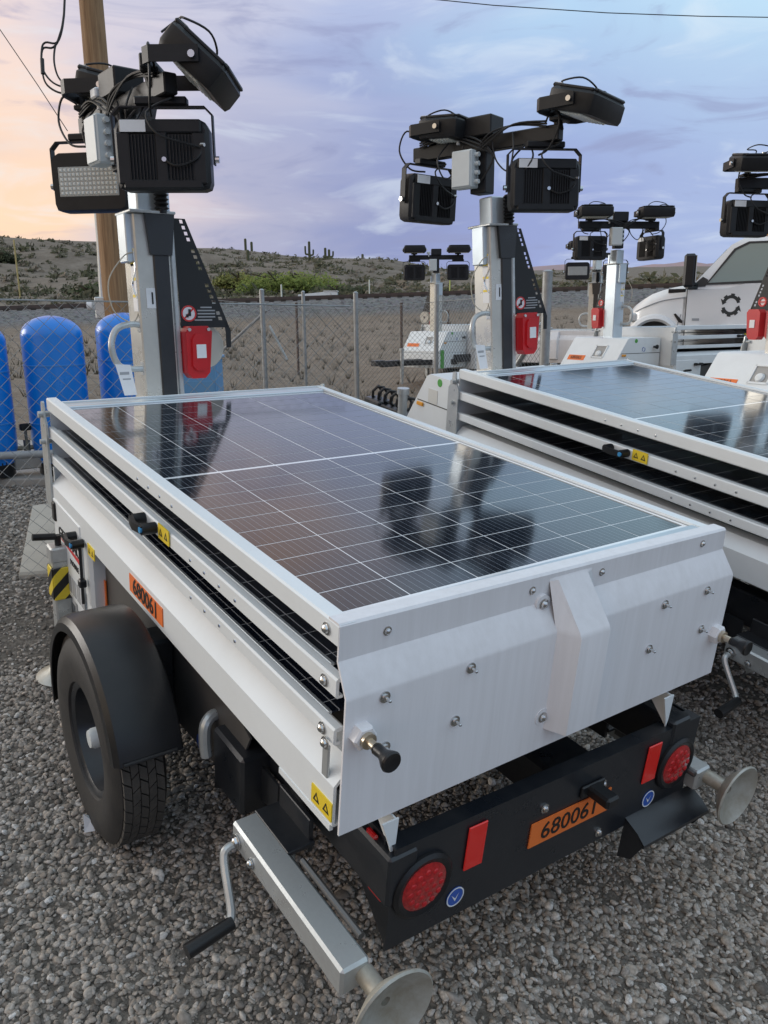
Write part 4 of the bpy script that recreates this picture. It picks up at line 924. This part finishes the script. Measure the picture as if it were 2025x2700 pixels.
for si, (u, v0, v1, D) in enumerate(((786, 800, 976, 16), (1058, 800, 962, 15.5), (1180, 820, 930, 17))):
    P = px(u, v1, D); Q = px(u-6, v0, D)
    o = MB().at(T(-P.x, -P.y, -P.z)).prism([(0, 0), (1, 0), (1, 1), (0, 1)], 0, 0.0001, 2) if False else None
    b = MB(); h = Q.z-P.z; b.box((0, 0, h/2-.1), (.012, .045, h+.2)); b.box((.018, 0, h/2-.1), (.03, .008, h+.2)); b.box((.01, 0, h), (.03, .05, .02))
    link('steel_fence_post', b.mesh('steel_fence_post'), mat('rusty_steel', (.055,.042,.038), .8, c2=(.10,.06,.045), nscale=10, namt=.8), M=T(*P), label=('thin dark rusty stake between the two nearer fence posts and the railway', 'thin dark rusty stake beside the green striped trailer', 'short dark rusty stake behind the green striped trailer')[si], category='post', group='rusty stakes beyond the fence')

# ------------------------------------------------------------------ water tanks, pad, pipe
CONC = mat('concrete', (.40,.37,.33), .9, c2=(.28,.26,.23), nscale=5, namt=.7, bump=.2, bscale=60)
SLABM = mat('tan_concrete', (.50,.46,.39), .9, c2=(.38,.35,.30), nscale=6, namt=.6, bump=.15, bscale=80)
pa, pb, pcn = gpt(-300, 5.15), gpt(560, 5.75), gpt(560, 7.0); pd = gpt(-300, 6.6)
def slab(name, cs, h, m_, **kw):
    b = MB(); cs = [Vector(c) for c in cs]; b.add([tuple(c+Vector((0, 0, -.25))) for c in cs]+[tuple(c+Vector((0, 0, h-.012))) for c in cs]+[tuple(c+(sum(cs, Vector())/4-c).normalized()*.012+Vector((0, 0, h))) for c in cs], [(0, 1, 5, 4), (1, 2, 6, 5), (2, 3, 7, 6), (3, 0, 4, 7), (4, 5, 9, 8), (5, 6, 10, 9), (6, 7, 11, 10), (7, 4, 8, 11), (8, 9, 10, 11), (0, 1, 2, 3)])
    return b.build(name, m_, smooth=False, **kw)
slab('concrete_pad', [pa, pb, pcn, pd], .055, CONC, kind='structure')
def onplane(u, v):
    # point of the yard seen at a pixel
    d = np.array([(u-1012.5)/FPX, (v-1350)/FPX, 1.0]); d = RW.T @ d; tt = math.tan(TH)
    s = -(CW[2]-GZ-tt*CW[1])/(d[2]-tt*d[1]); return Vector(CW+d*s)
slab('concrete_slab', [onplane(50, 1527), onplane(250, 1512), onplane(250, 1322), onplane(86, 1344)], .03, SLABM, label='flat tan concrete slab lying on the gravel behind the trailer', category='slab')
TANK = mat('blue_tank', (.004,.21,.72), .30, c2=(.004,.18,.62), nscale=4, namt=.5, rvar=.06, coat=.15)
TLAB = ['blue water pressure tank beside the switch box, its full outline clear between its neighbours', 'blue water pressure tank overlapped by the galvanised mast handle', 'blue water pressure tank at the far side of the switch box']
for (u, D, vt, lab) in ((160, 5.65, 832, TLAB[0]), (346, 5.95, 824, TLAB[1]), (-44, 5.40, 846, TLAB[2])):
    P = gpt(u*1.0, D); a = px(u+8, 1190, D); P = Vector((a.x, a.y, ground_z(a.x, a.y)+.055))
    lo, hi = .3, 2.5
    for _ in range(40):
        m_ = (lo+hi)/2
        if proj(P+Vector((0, 0, m_)))[1] > vt: lo = m_
        else: hi = m_
    Ht = lo; r = .200
    t_ = thing('water_tank', lab, 'tank', T(*P), 'blue water tanks')
    prof = [(.10, .075), (.17, .085), (r-.03, .12), (r-.006, .165), (r, .20), (r, Ht-.135)]+[(r*math.cos(a_), Ht-.135+.135*math.sin(a_)) for a_ in np.linspace(.1, math.pi/2-.02, 9)]+[(0, Ht)]
    MB().lathe(prof, 40).build('tank_body', TANK, t_)
    for z in (.36, Ht-.33): MB().lathe([(r-.004, z-.006), (r+.003, z-.004), (r+.0035, z+.004), (r-.004, z+.006)], 40, ring=True).build('weld_band', mat('blue_band', (.05,.24,.62), .35), t_)
    MB().lathe([(r-.03, 0), (r-.03, .10), (r-.05, .12), (r-.06, .12), (r-.06, 0)], 32, ring=True).build('stand_ring', PLAST, t_)
P = px(70, 1163, 5.5); 
sw = thing('pressure_switch', 'small dark pressure switch on a brass pipe tee between two blue tanks', 'switch', T(*P))
MB().box((0, 0, .10), (.07, .05, .05), .006).build('switch_box', PLAST, sw)
MB().cyl((0, 0, -.19), (0, 0, .08), .010, 10).build('pipe', mat('old_brass', (.22,.20,.15), .5, .6), sw)
MB().cyl((-.12, 0, -.045), (.12, 0, -.045), .016, 10).cyl((0, 0, -.08), (0, 0, .01), .022, 12).build('pipe_tee', mat('old_brass', (.22,.20,.15), .5, .6), sw)
MB().box((0, .03, -.14), (.20, .14, .10), .008).build('support_block', CONC, sw)
a = px(-240, 1212, 5.05); b = px(560, 1178, 5.6); ctr = (a+b)/2
link('water_pipe', MB().at(T(*(-ctr))).cyl(a, b, .026, 16).mesh('water_pipe'), mat('grey_pipe', (.30,.32,.33), .5, c2=(.22,.23,.24), nscale=9, namt=.7), M=T(*ctr), label='grey pipe running along the front of the blue tanks', category='pipe')
P = gpt(530, 5.3); a = px(530, 1000, 5.3); P = Vector((a.x, a.y, ground_z(a.x, a.y)))
cb = thing('electrical_cabinet', 'light blue steel electrical cabinet behind the red inlet box', 'cabinet', T(*P) @ RZ(FW))
CBM = mat('light_blue_paint', (.10,.27,.50), .5, c2=(.12,.30,.52), nscale=8, namt=.6)
MB().box((0, 0, .45), (.26, .2, .92), .01).build('cabinet_body', CBM, cb); MB().box((0, -.102, .42), (.22, .006, .7), .002).build('cabinet_door', CBM, cb); MB().box((.085, -.108, .45), (.012, .012, .06), .003).build('door_handle', GALV, cb); MB().box((0, 0, .92), (.29, .23, .02), .005).build('cabinet_top', CBM, cb)
P = Vector(onplane(238, 2200)); 
link('paper_scrap', MB().add([(-.016, 0, 0), (.012, -.012, .002), (.02, .012, .03), (-.006, .016, .05), (-.012, .004, .06), (.006, -.002, .035)], [(0, 1, 5), (1, 2, 5), (2, 3, 5), (3, 4, 5), (4, 0, 5), (0, 1, 2, 3)]).mesh('paper_scrap', smooth=False), WSTICK, M=T(P.x, P.y, P.z+.012), label='small crumpled white scrap lying against the trailer tyre', category='scrap')

# ------------------------------------------------------------------ utility pole and wires
def wood():
    M = bpy.data.materials.new('pole_wood'); M.use_nodes = True; t = M.node_tree; p = t.nodes['Principled BSDF']; p.inputs['Roughness'].default_value = .85
    tcn = t.nodes.new('ShaderNodeTexCoord'); mpn = t.nodes.new('ShaderNodeMapping'); t.links.new(tcn.outputs['Object'], mpn.inputs[0]); mpn.inputs['Scale'].default_value = (22, 22, .9)
    n = t.nodes.new('ShaderNodeTexNoise'); t.links.new(mpn.outputs[0], n.inputs[0]); n.inputs['Scale'].default_value = 1.6; n.inputs['Detail'].default_value = 8; n.inputs['Roughness'].default_value = .7
    r = t.nodes.new('ShaderNodeValToRGB'); t.links.new(n.outputs[0], r.inputs[0])
    st = [(.25, (.085,.05,.026)), (.42, (.23,.135,.068)), (.6, (.33,.205,.105)), (.8, (.42,.28,.16))]
    while len(r.color_ramp.elements) < 4: r.color_ramp.elements.new(.5)
    for e, (q, c) in zip(r.color_ramp.elements, st): e.position = q; e.color = (*c, 1)
    t.links.new(r.outputs[0], p.inputs['Base Color'])
    b = t.nodes.new('ShaderNodeBump'); b.inputs['Strength'].default_value = .5; b.inputs['Distance'].default_value = .01; t.links.new(n.outputs[0], b.inputs['Height']); t.links.new(b.outputs[0], p.inputs['Normal'])
    return M
WD = wood()
DP = 9.0; P = px(312, 860, DP); base = Vector((P.x, P.y, ground_z(P.x, P.y)))
pole = thing('utility_pole', 'tall brown wooden utility pole with conduit standing behind the blue tanks', 'utility pole', T(*base))
sh = MB(); n = 18; V = []; hts = np.linspace(-.3, 9.5, 15); Fp = []
topP = px(229, 0, DP)-P; ln_ = Vector((topP.x/topP.z, topP.y/topP.z))
for i, z in enumerate(hts):
    r = .145-.006*z
    for k in range(n): a = 2*math.pi*k/n; rr = r*(1+.025*math.sin(3*a+z*.4)+.012*math.sin(7*a)); V.append((rr*math.cos(a), rr*math.sin(a), z))
for i in range(len(hts)-1): Fp += [(i*n+k, i*n+(k+1) % n, (i+1)*n+(k+1) % n, (i+1)*n+k) for k in range(n)]
Fp.append(tuple(range((len(hts)-1)*n, len(hts)*n))); MB().add(V, Fp).build('pole_shaft', WD, pole)
iv = pole.matrix_world.inverted()
cdt = [iv @ px(u, v, DP-.05) for u, v in ((272, 830), (262, 640), (250, 500), (236, 350), (222, 215))]
MB().tube(cdt, .032, 10).build('conduit', GALV, pole)
MB().at(T(*cdt[-1])).lathe([(.034, -.04), (.05, .0), (.055, .05), (.04, .09), (0, .10)], 12).build('weatherhead', FENCE, pole)
mbx = iv @ px(270, 812, DP-.06); MB().at(T(*mbx) @ RZ(FW)).box((0, 0, 0), (.14, .1, .24), .012).build('meter_box', GALV, pole); MB().at(T(*mbx) @ RZ(FW)).cyl((-.10, 0, .03), (-.16, 0, .03), .05, 14).build('meter', WSTICK, pole)
for pts_ in (((222, 200), (180, 228), (140, 218), (112, 180), (110, 130), (120, 112), (150, 112), (165, 70), (170, 0), (172, -80)),
             ((222, 205), (190, 235), (160, 245), (125, 225), (112, 190), (112, 130), (140, 125), (158, 95), (170, 20), (171, -80)),
             ((215, 190), (182, 225), (155, 205), (143, 165), (145, 125), (155, 100), (169, 40), (171, -80))):
    MB().tube(spline([iv @ px(u, v, DP-.1) for u, v in pts_], 5), .011, 6).build('service_cable', CABLE, pole)
MB().cyl(iv @ px(111, 155, DP-.1), iv @ px(113, 195, DP-.1), .022, 8).build('splice', CABLE, pole)
def wirething(pts_, r, lab):
    p3 = [px(*q) for q in pts_]; c = sum(p3, Vector())/len(p3)
    link('overhead_wire', MB().at(T(*(-c))).tube(p3, r, 5).mesh('overhead_wire'), CABLE, M=T(*c), label=lab, category='wire')
wirething([(-220, -200, 16), (0, 78, 16), (100, 225, 16), (178, 345, 16)], .010, 'thin guy wire slanting down past the wooden pole')
wirething([(1080, -8, 30), (1300, 14, 30), (1600, 34, 30), (1850, 43, 30), (2300, 50, 30)], .018, 'thin dark overhead wire crossing the bright open sky')

# ------------------------------------------------------------------ railway
rt = thing('railway_track', 'dark steel railway track along the top of the ballast bank', 'railway', T(0, 0, 0))
RLM = mat('rail_steel', (.055,.040,.034), .6, c2=(.10,.06,.045), nscale=3, namt=.7)
for rr in (42.3, 43.75):
    p3 = []
    for ph in np.linspace(-R_(44), R_(44), 70):
        q = rr; x, y = xy(ph, q); p3.append(Vector((x, y, ground_z(x, y)+.13)))
    b = MB(); V = []
    for p in p3: d = (Vector((p.x-CW[0], p.y-CW[1], 0))).normalized(); V += [tuple(p-d*.05+Vector((0, 0, -.09))), tuple(p-d*.04+Vector((0, 0, .10))), tuple(p+d*.04+Vector((0, 0, .10))), tuple(p+d*.05+Vector((0, 0, -.09)))]
    b.add(V, [(i*4+k, i*4+(k+1) % 4, i*4+4+(k+1) % 4, i*4+4+k) for i in range(len(p3)-1) for k in range(4)]); b.build('rail', RLM, rt)
sp_ = MB()
for ph in np.linspace(-R_(40), R_(40), 100):
    x, y = xy(ph, 43.0); sp_.M = T(x, y, ground_z(x, y)+.02) @ RZ(FW-ph); sp_.box((0, 0, 0), (.24, 2.4, .14))
sp_.build('sleepers', mat('sleeper_wood', (.05,.04,.034), .9), rt, smooth=False, kind='stuff')

# ------------------------------------------------------------------ desert plants
def leaf_blob(mb, c, rx, rz, n, s, rnd):
    for _ in range(n):
        d = Vector((rnd.gauss(0, 1), rnd.gauss(0, 1), rnd.gauss(0, 1))).normalized()*(rnd.random()**.45)
        p = Vector((c[0]+d.x*rx, c[1]+d.y*rx, c[2]+abs(d.z)*rz*rnd.uniform(.6, 1.1)))
        a = Vector((rnd.gauss(0, 1), rnd.gauss(0, 1), rnd.gauss(0, 1))).normalized(); b = a.orthogonal().normalized(); q = s*rnd.uniform(.6, 1.4)
        mb.add([tuple(p-a*q), tuple(p+b*q*.5), tuple(p+a*q), tuple(p-b*q*.5)], [(0, 1, 2, 3)])
def leafmat(nm, c, c2):
    m_ = mat(nm, c, .8, c2=c2, nscale=.9, namt=.9, spec=.2); return m_
rnd = random.Random(5)
scrub = MB(); scrub2 = MB(); scrub3 = MB()
for k in range(4600):
    ph = rnd.uniform(-R_(36), R_(36)); r = 62*(198/62)**(rnd.random()**.85); x, y = xy(ph, r)
    sz = rnd.uniform(.20, .62)*(1.7 if rnd.random() < .08 else 1)*(1+r/400); z = ground_z(x, y)+(1.1*math.sin(x*.11+1)*math.sin(y*.13)+.5*math.sin(x*.31+y*.22))*sm(62, 110, r)*(1-sm(150, 195, r)*.6)
    tgt_ = (scrub, scrub, scrub2, scrub3)[rnd.randrange(4)]
    leaf_blob(tgt_, (x, y, z-.1), sz, sz*1.05, 26, sz*.34, rnd)
scrub.build('desert_scrub', leafmat('scrub_olive', (.080,.078,.042), (.115,.105,.065)), smooth=False, recalc=False, kind='stuff', label='low olive brown desert bushes dotted over the hillside', category='scrub')
scrub2.build('desert_scrub', leafmat('scrub_green', (.085,.088,.045), (.115,.105,.06)), smooth=False, recalc=False, kind='stuff', label='low dull green desert bushes dotted over the hillside', category='scrub')
scrub3.build('desert_scrub', leafmat('scrub_dry', (.16,.13,.095), (.20,.17,.13)), smooth=False, recalc=False, kind='stuff', label='dry tan desert bushes dotted over the hillside', category='scrub')
weeds = MB()
for k in range(1300):
    ph = rnd.uniform(-R_(30), R_(34)); r = rnd.uniform(9, 36.5); x, y = xy(ph, r); s = rnd.uniform(.06, .22)
    for q in range(9):
        a = rnd.uniform(0, 6.3); h = s*rnd.uniform(.6, 1.4); lx, ly = math.cos(a)*h*.6, math.sin(a)*h*.6
        z = ground_z(x, y)-.03; weeds.add([(x+lx*.2-.01, y+ly*.2, z), (x+lx*.2+.012, y+ly*.2+.01, z), (x+lx, y+ly, z+h)], [(0, 1, 2)])
weeds.build('dry_weeds', leafmat('dry_weed', (.15,.125,.085), (.085,.07,.05)), smooth=False, recalc=False, kind='stuff', label='dry dead weeds scattered over the brown dirt', category='weeds')
PV = leafmat('palo_verde_leaf', (.20,.235,.05), (.125,.165,.04))
TRK = mat('bush_wood', (.10,.085,.05), .9)
def big_bush(u, v, D, wpx, hpx, lab, m_=PV, n=2600):
    P = px(u, v, D); g0 = ground_z(P.x, P.y); W_ = wpx*D/FPX/2; H_ = hpx*D/FPX
    t_ = thing('palo_verde', lab, 'bush', T(P.x, P.y, min(P.z, g0+.2)))
    b = MB(); rn = random.Random(int(u)); lobes = [(rn.uniform(-.7, .7)*W_, rn.uniform(-.5, .5)*W_, rn.uniform(.0, .35)*H_, rn.uniform(.25, .5)*W_, rn.uniform(.4, .62)*H_) for _ in range(16)]
    d = RH
    for lx, ly, lz, lr, lh in lobes: leaf_blob(b, (d.x*lx+FH.x*ly*.6, d.y*lx+FH.y*ly*.6, lz), lr, lh, n//16, .05*D/20*rn.uniform(.7, 1.1), rn)
    b.build('crown', m_, t_, smooth=False, recalc=False)
    tr_ = MB()
    for k in range(6): tr_.tube(spline([(0, 0, -.2), (d.x*rn.uniform(-.3, .3)*W_, d.y*rn.uniform(-.3, .3)*W_, H_*.3), (d.x*rn.uniform(-.8, .8)*W_, d.y*rn.uniform(-.8, .8)*W_, H_*.7)], 4), .06*D/60, 6)
    tr_.build('trunk', TRK, t_)
big_bush(760, 785, 70, 400, 88, 'wide bright green palo verde thicket below the hill', n=6000)
big_bush(640, 765, 74, 170, 62, 'yellow green palo verde at the edge of the wide thicket', leafmat('palo_verde_yellow', (.24,.235,.07), (.16,.17,.05)), 2500)
big_bush(900, 790, 66, 180, 50, 'dull green shrub at the foot of the hill by the thicket', leafmat('shrub_dull', (.075,.085,.04), (.06,.065,.035)), 2500)
big_bush(240, 790, 68, 110, 52, 'green shrub beside the wooden pole at the foot of the hill', leafmat('shrub_green', (.075,.10,.035), (.055,.08,.03)), 2200)
big_bush(95, 805, 64, 36, 26, 'small round dark shrub beside the thin yellow stake', leafmat('shrub_dark', (.06,.07,.035), (.045,.05,.03)), 700)
big_bush(185, 800, 66, 40, 24, 'small grey green shrub at the foot of the bare slope', leafmat('shrub_grey', (.085,.085,.055), (.06,.065,.04)), 700)
big_bush(10, 690, 110, 90, 50, 'dark bush high on the bare hillside', leafmat('shrub_dark', (.06,.07,.035), (.045,.05,.03)), 1200)
SAG = mat('saguaro_skin', (.075,.085,.045), .85, c2=(.10,.10,.06), nscale=2, namt=.6)
def saguaro(u, v, hpx, arms, lab, D=188):
    P = px(u, v, D); P.z = min(P.z, ground_z(P.x, P.y)+.6)-.2; h = hpx*D/FPX+.3; r = .30
    t_ = thing('saguaro', lab, 'cactus', T(*P), 'saguaros on the ridge')
    def col_(p, q, r_): 
        b = MB(); pts_ = spline([p, (Vector(p)+Vector(q))/2, q], 3); b.tube(pts_, r_, 9); b.lathe([(0, 0)], 3) if False else None; b.at(T(*q)).lathe([(r_, 0), (r_*.8, r_*.5), (0, r_*.8)], 9); return b
    col_((0, 0, -.4), (0, 0, h), r).build('trunk', SAG, t_)
    for sx, z0, hh in arms:
        o = RH*sx; e = Vector((o.x*.9, o.y*.9, h*z0+.25))
        b = MB(); b.tube(spline([(0, 0, h*z0), (o.x*.6, o.y*.6, h*z0+.02), tuple(e), (o.x*.95, o.y*.95, h*z0+hh*h)], 4), r*.7, 8); b.at(T(o.x*.95, o.y*.95, h*z0+hh*h)).lathe([(r*.7, 0), (r*.5, r*.4), (0, r*.55)], 8); b.build('arm', SAG, t_)
saguaro(648, 664, 30, [], 'plain tall saguaro, the left hand one of a pair on the ridge'.replace('the left hand one of', 'taller of'))
saguaro(664, 664, 22, [], 'shorter plain saguaro of the pair on the ridge')
saguaro(816, 682, 40, [(-1, .3, .45), (1, .25, .3)], 'tall two armed saguaro standing alone on the ridge')
saguaro(858, 684, 26, [(1, .3, .4)], 'one armed saguaro in the ridge clump')
saguaro(868, 684, 22, [(-1, .3, .5), (1, .35, .5)], 'short two armed saguaro in the ridge clump')
saguaro(956, 690, 16, [], 'small lone saguaro on the falling ridge')
saguaro(655, 705, 40, [], 'tall plain saguaro on the slope below the ridge pair', 150)
# small things beyond the track
def stake(u, v0, v1, D, c, w_, lab, cat='marker'):
    P = px(u, v1, D); h = px(u, v0, D).z-P.z; g0 = min(P.z, ground_z(P.x, P.y))
    b = MB(); b.box((0, 0, (P.z+h-g0)/2), (w_, w_, P.z+h-g0+.2), .01); b.cyl((0, 0, P.z+h-g0+.05), (0, 0, P.z+h-g0+.14), w_*.5, 8, w_*.2)
    link('marker_stake', b.mesh('marker_stake'), mat('stake_%s' % lab[:8], c, .6), M=T(P.x, P.y, g0), label=lab, category=cat)
stake(743, 755, 795, 58, (.62,.66,.6), .09, 'white marker stake in front of the green thicket')
stake(974, 742, 770, 62, (.62,.66,.62), .08, 'white marker stake on bare ground right past the thicket'.replace('right past', 'beyond'))
stake(1186, 735, 765, 62, (.50,.55,.15), .08, 'yellowish marker stake near the green striped trailer')
stake(55, 640, 800, 60, (.40,.32,.12), .10, 'thin tall yellow stake on the slope behind the blue tanks')
P = px(840, 792, 62); sh_ = thing('low_shed', 'low white metal shed roof just past the railway', 'shed', T(P.x, P.y, ground_z(P.x, P.y)) @ RZ(FW))
MB().prism([(-1.5, -.3), (1.5, -.3), (1.5, .30), (.6, .36), (.3, .28), (-1.5, .12)], -.8, .8, 1).build('shed_body', WHITE, sh_, smooth=False)
MB().box((1.0, 0, .36), (1.1, 1.7, .06)).build('shed_roof', mat('roof_white', (.7,.72,.72), .5), sh_)
# ------------------------------------------------------------------ white pickup truck
def truck():
    D = 10.6
    A = px(1813, 759, D)                         # front top corner of the door
    yaw = math.atan2(RH.y, RH.x)-R_(21)          # truck local x: front to rear, local y: away from the camera
    M = T(*A) @ RZ(yaw) @ T(-.75, 0, -1.36)
    t_ = thing('pickup_truck', 'white pickup truck with dark gear shaped ring emblem on its door', 'pickup', M)
    TW = mat('truck_white', (.82,.84,.85), .25, c2=(.76,.78,.78), nscale=2, namt=.4, coat=.5)
    GL = mat('truck_glass', (.16,.25,.25), .06, coat=.5, spec=.8)
    W_ = 1.9
    def slabs(sections, name, m_, smooth=True, parent=t_):
        # sections along x: (x, list of (y, z)) lofted
        b = MB(); k = len(sections[0][1]); V = []
        for x, pr in sections: V += [(x, p[0], p[1]) for p in pr]
        F = [(i*k+j, i*k+(j+1) % k, (i+1)*k+(j+1) % k, (i+1)*k+j) for i in range(len(sections)-1) for j in range(k)]+[tuple(range(k)), tuple(range((len(sections)-1)*k, len(sections)*k))]
        return b.add(V, F).build(name, m_, parent, smooth=smooth)
    def sec(x, zt, zb, e=0.0, r=.12, r2=.06):
        y0 = e; y1 = W_-e
        return (x, [(y0, zb), (y1, zb), (y1, zt-r), (y1-.03, zt-r*.5), (y1-r*.8, zt), (W_/2, zt+.03), (y0+r*.8, zt), (y0+.03, zt-r*.5), (y0, zt-r)])
    slabs([sec(.03, 1.06, .60, .22), sec(.05, 1.10, .50, .16), sec(.10, 1.15, .48, .09), sec(.18, 1.21, .48, .04, .13), sec(.30, 1.285, .48, .01, .11), sec(.45, 1.34, .48, 0, .11), sec(.60, 1.375, .48, 0, .11), sec(.75, 1.40, .48, 0, .11)], 'hood', TW)
    MB().tube(spline([(.10, .085, 1.06), (.25, .015, 1.13), (.45, -.004, 1.20), (.74, -.004, 1.24)], 5), .006, 6).build('hood_seam', GREYT, t_)
    MB().prism([(.60, .70), (.612, .70), (.70, 1.02), (.688, 1.02)], -.006, .004, 1).build('fender_seam', GREYT, t_, smooth=False)
    MB().box((-.02, W_/2, .72), (.12, W_-.3, .22), .04).build('front_bumper', TW, t_)
    MB().box((.075, .12, .98), (.10, .10, .12), .02).build('headlight', mat('headlight_glass', (.6,.62,.62), .1, coat=.6), t_)
    # wheel arch and wheel
    b = MB(); b.prism([(.36+.30*math.cos(a), .60+.34*math.sin(a)) for a in np.linspace(math.pi, 0, 15)], -.012, .02, 1); b.build('wheel_arch', mat('arch_dark', (.012,.012,.012), .9), t_)
    fl = MB(); V = []; nn = 18
    for i in range(nn+1):
        a = math.pi*i/nn
        for rr, yy in ((.30, -.02), (.33, -.05), (.37, -.03), (.39, .01)): V.append((.36+rr*math.cos(a), yy, .60+rr*1.1*math.sin(a)))
    fl.add(V, [(i*4+k, i*4+k+1, i*4+5+k, i*4+4+k) for i in range(nn) for k in range(3)]); fl.build('fender_flare', TW, t_, recalc=False)
    for xx in (.36, 3.4):
        for yy in (.10, W_-.10):
            wM = T(xx, yy, .40) @ RX(R_(90)) @ Matrix.Scale(.85, 4)
            ty = MB().at(wM).lathe([(.22, -.11), (.33, -.12), (.39, -.10), (.40, 0), (.39, .10), (.33, .12), (.22, .11)], 32).build('wheel', RUBBER, t_); MB().at(wM).lathe([(0, .05), (.08, .06), (.20, .02), (.225, .10), (.225, -.05), (0, -.05)], 24).build('rim', GALV, ty)
    # cab lower, door
    slabs([sec(.71, 1.345, .48, 0, .10), sec(1.0, 1.36, .45, 0, .06), sec(2.2, 1.38, .45, 0, .06), sec(2.45, 1.38, .45, 0, .06)], 'cab_body', TW)
    door = MB().prism([(.755, .62), (.755, 1.33), (1.25, 1.345), (1.45, 1.40), (1.98, 1.405), (1.99, .62), (1.90, .55), (.84, .55)], -.022, .01, 1); dr = door.build('door', TW, t_)
    MB().prism([(.745, .56), (.755, .56), (.755, 1.34), (.745, 1.34)], -.004, .012, 1).build('door_seam', INK, dr, smooth=False)
    MB().box((1.375, -.028, .80), (1.21, .03, .05), .012).build('door_crease', TW, dr)
    MB().box((1.86, -.035, 1.27), (.14, .03, .035), .008).build('door_handle', TW, dr)
    # greenhouse
    gh = []
    for (x0, x1, z, e) in ((.76, 2.46, 1.34, .02), (1.25, 2.44, 1.90, .16), (1.40, 2.42, 1.985, .22), (1.56, 2.40, 2.025, .32)): gh.append((x0, x1, z, e))
    b = MB(); V = []
    for x0, x1, z, e in gh: V += [(x0, e, z), (x1, e, z), (x1, W_-e, z), (x0, W_-e, z)]
    b.add(V, [(i*4+k, i*4+(k+1) % 4, i*4+4+(k+1) % 4, i*4+4+k) for i in range(3) for k in range(4)]+[(12, 13, 14, 15)]); b.build('cab_roof', TW, t_)
    def on_side(x, z, o=-.012):                  # point on the slanted cab side
        e = .02+(z-1.34)/(1.90-1.34)*.14; return (x, e+o, z)
    w1 = [on_side(*q) for q in ((1.00, 1.42), (1.68, 1.44), (1.80, 1.91), (1.47, 1.91), (1.31, 1.83))]
    MB().add(w1+[(p[0], p[1]+.02, p[2]) for p in w1], [(0, 1, 2, 3, 4), (5, 6, 7, 8, 9)]+[(i, (i+1) % 5, 5+(i+1) % 5, 5+i) for i in range(5)]).build('door_window', GL, t_, smooth=False)
    ot = [on_side(q[0], q[1], -.018) for q in ((.965, 1.395), (1.70, 1.41), (1.825, 1.935), (1.455, 1.935), (1.285, 1.85))]; inn = [on_side(p[0], p[2], -.018) for p in w1]
    MB().add(ot+inn+[(p[0], p[1]+.02, p[2]) for p in ot+inn], [(i, (i+1) % 5, 5+(i+1) % 5, 5+i) for i in range(5)]+[(10+i, 10+(i+1) % 5, 15+(i+1) % 5, 15+i) for i in range(5)]+[(i, (i+1) % 5, 10+(i+1) % 5, 10+i) for i in range(5)]).build('window_frame', mat('trim_black', (.02,.02,.02), .5), t_, smooth=False)
    tri = [on_side(q[0], q[1], -.016) for q in ((.78, 1.365), (.97, 1.375), (1.0, 1.46), (.93, 1.50))]
    MB().add(tri+[(p[0], p[1]+.02, p[2]) for p in tri], [(0, 1, 2, 3), (4, 5, 6, 7)]+[(i, (i+1) % 4, 4+(i+1) % 4, 4+i) for i in range(4)]).build('quarter_trim', mat('trim_black', (.02,.02,.02), .5), t_, smooth=False)
    ws = [(.81, .10, 1.375), (1.21, .22, 1.84), (1.21, W_-.22, 1.84), (.81, W_-.10, 1.375)]
    MB().add([(p[0]-.012, p[1], p[2]+.012) for p in ws]+ws, [(0, 1, 2, 3), (4, 5, 6, 7)]+[(i, (i+1) % 4, 4+(i+1) % 4, 4+i) for i in range(4)]).build('windscreen', GL, t_, smooth=False)
    MB().box((.62, .06, 1.325), (.22, .10, .05), .006).build('cowl_vent', PLAST, t_)
    # mirror
    mr = MB().box((.76, -.20, 1.57), (.15, .16, .42), .03); mo = mr.build('mirror', PLAST, t_); MB().box((.838, -.20, 1.59), (.012, .13, .34), .004).build('mirror_glass', mat('mirror_glass', (.4,.45,.47), .05, 1), mo); MB().cyl((.74, -.12, 1.44), (.86, .02, 1.40), .025, 8).cyl((.74, -.12, 1.36), (.86, .02, 1.36), .025, 8).build('mirror_arm', PLAST, mo)
    MB().box((1.70, .30, 2.03), (.09, .06, .035), .01).build('roof_marker', mat('amber', (.8, .35, .03), .3), t_)
    # seat, wheel seen through the window; bed
    MB().box((2.75, W_/2, .92), (.55, W_-.06, .85), .04).box((4.0, W_/2, .80), (2.2, W_, .60), .04).build('bed', TW, t_)
    # emblem: two toothed half rings with arrow heads
    em = MB().at(T(1.30, -.024, 1.13) @ TO_NEGY @ Matrix.Scale(.85, 4)); n_ = 20
    for a0, a1 in ((R_(15), R_(150)), (R_(195), R_(330))):
        k = 12
        for i in range(k):
            a, c = a0+(a1-a0)*i/k, a0+(a1-a0)*(i+1)/k; ro = .152 if i % 4 in (1, 2) else .132
            em.add([(.088*math.cos(a), .103*math.sin(a), 0), (ro*math.cos(a), ro*1.15*math.sin(a), 0), (ro*math.cos(c), ro*1.15*math.sin(c), 0), (.088*math.cos(c), .103*math.sin(c), 0)], [(0, 1, 2, 3)])
        e = a1; q = lambda r_, aa: (r_*math.cos(aa), r_*1.15*math.sin(aa), 0)
        em.add([q(.075, e), q(.175, e), q(.12, e+R_(28))], [(0, 1, 2)])
    em.build('ring_emblem', mat('emblem_dark', (.03,.035,.035), .5), dr, smooth=False, recalc=False)
    MB().prism([(.60, 1.02), (.625, 1.03), (.72, .93), (.72, .90), (.67, .915)], -.012, .004, 1).build('fender_vent', PLAST, t_, smooth=False)
    MB().box((.88, -.026, .95), (.09, .006, .03)).build('door_badge', GREYT, dr, smooth=False)
truck()
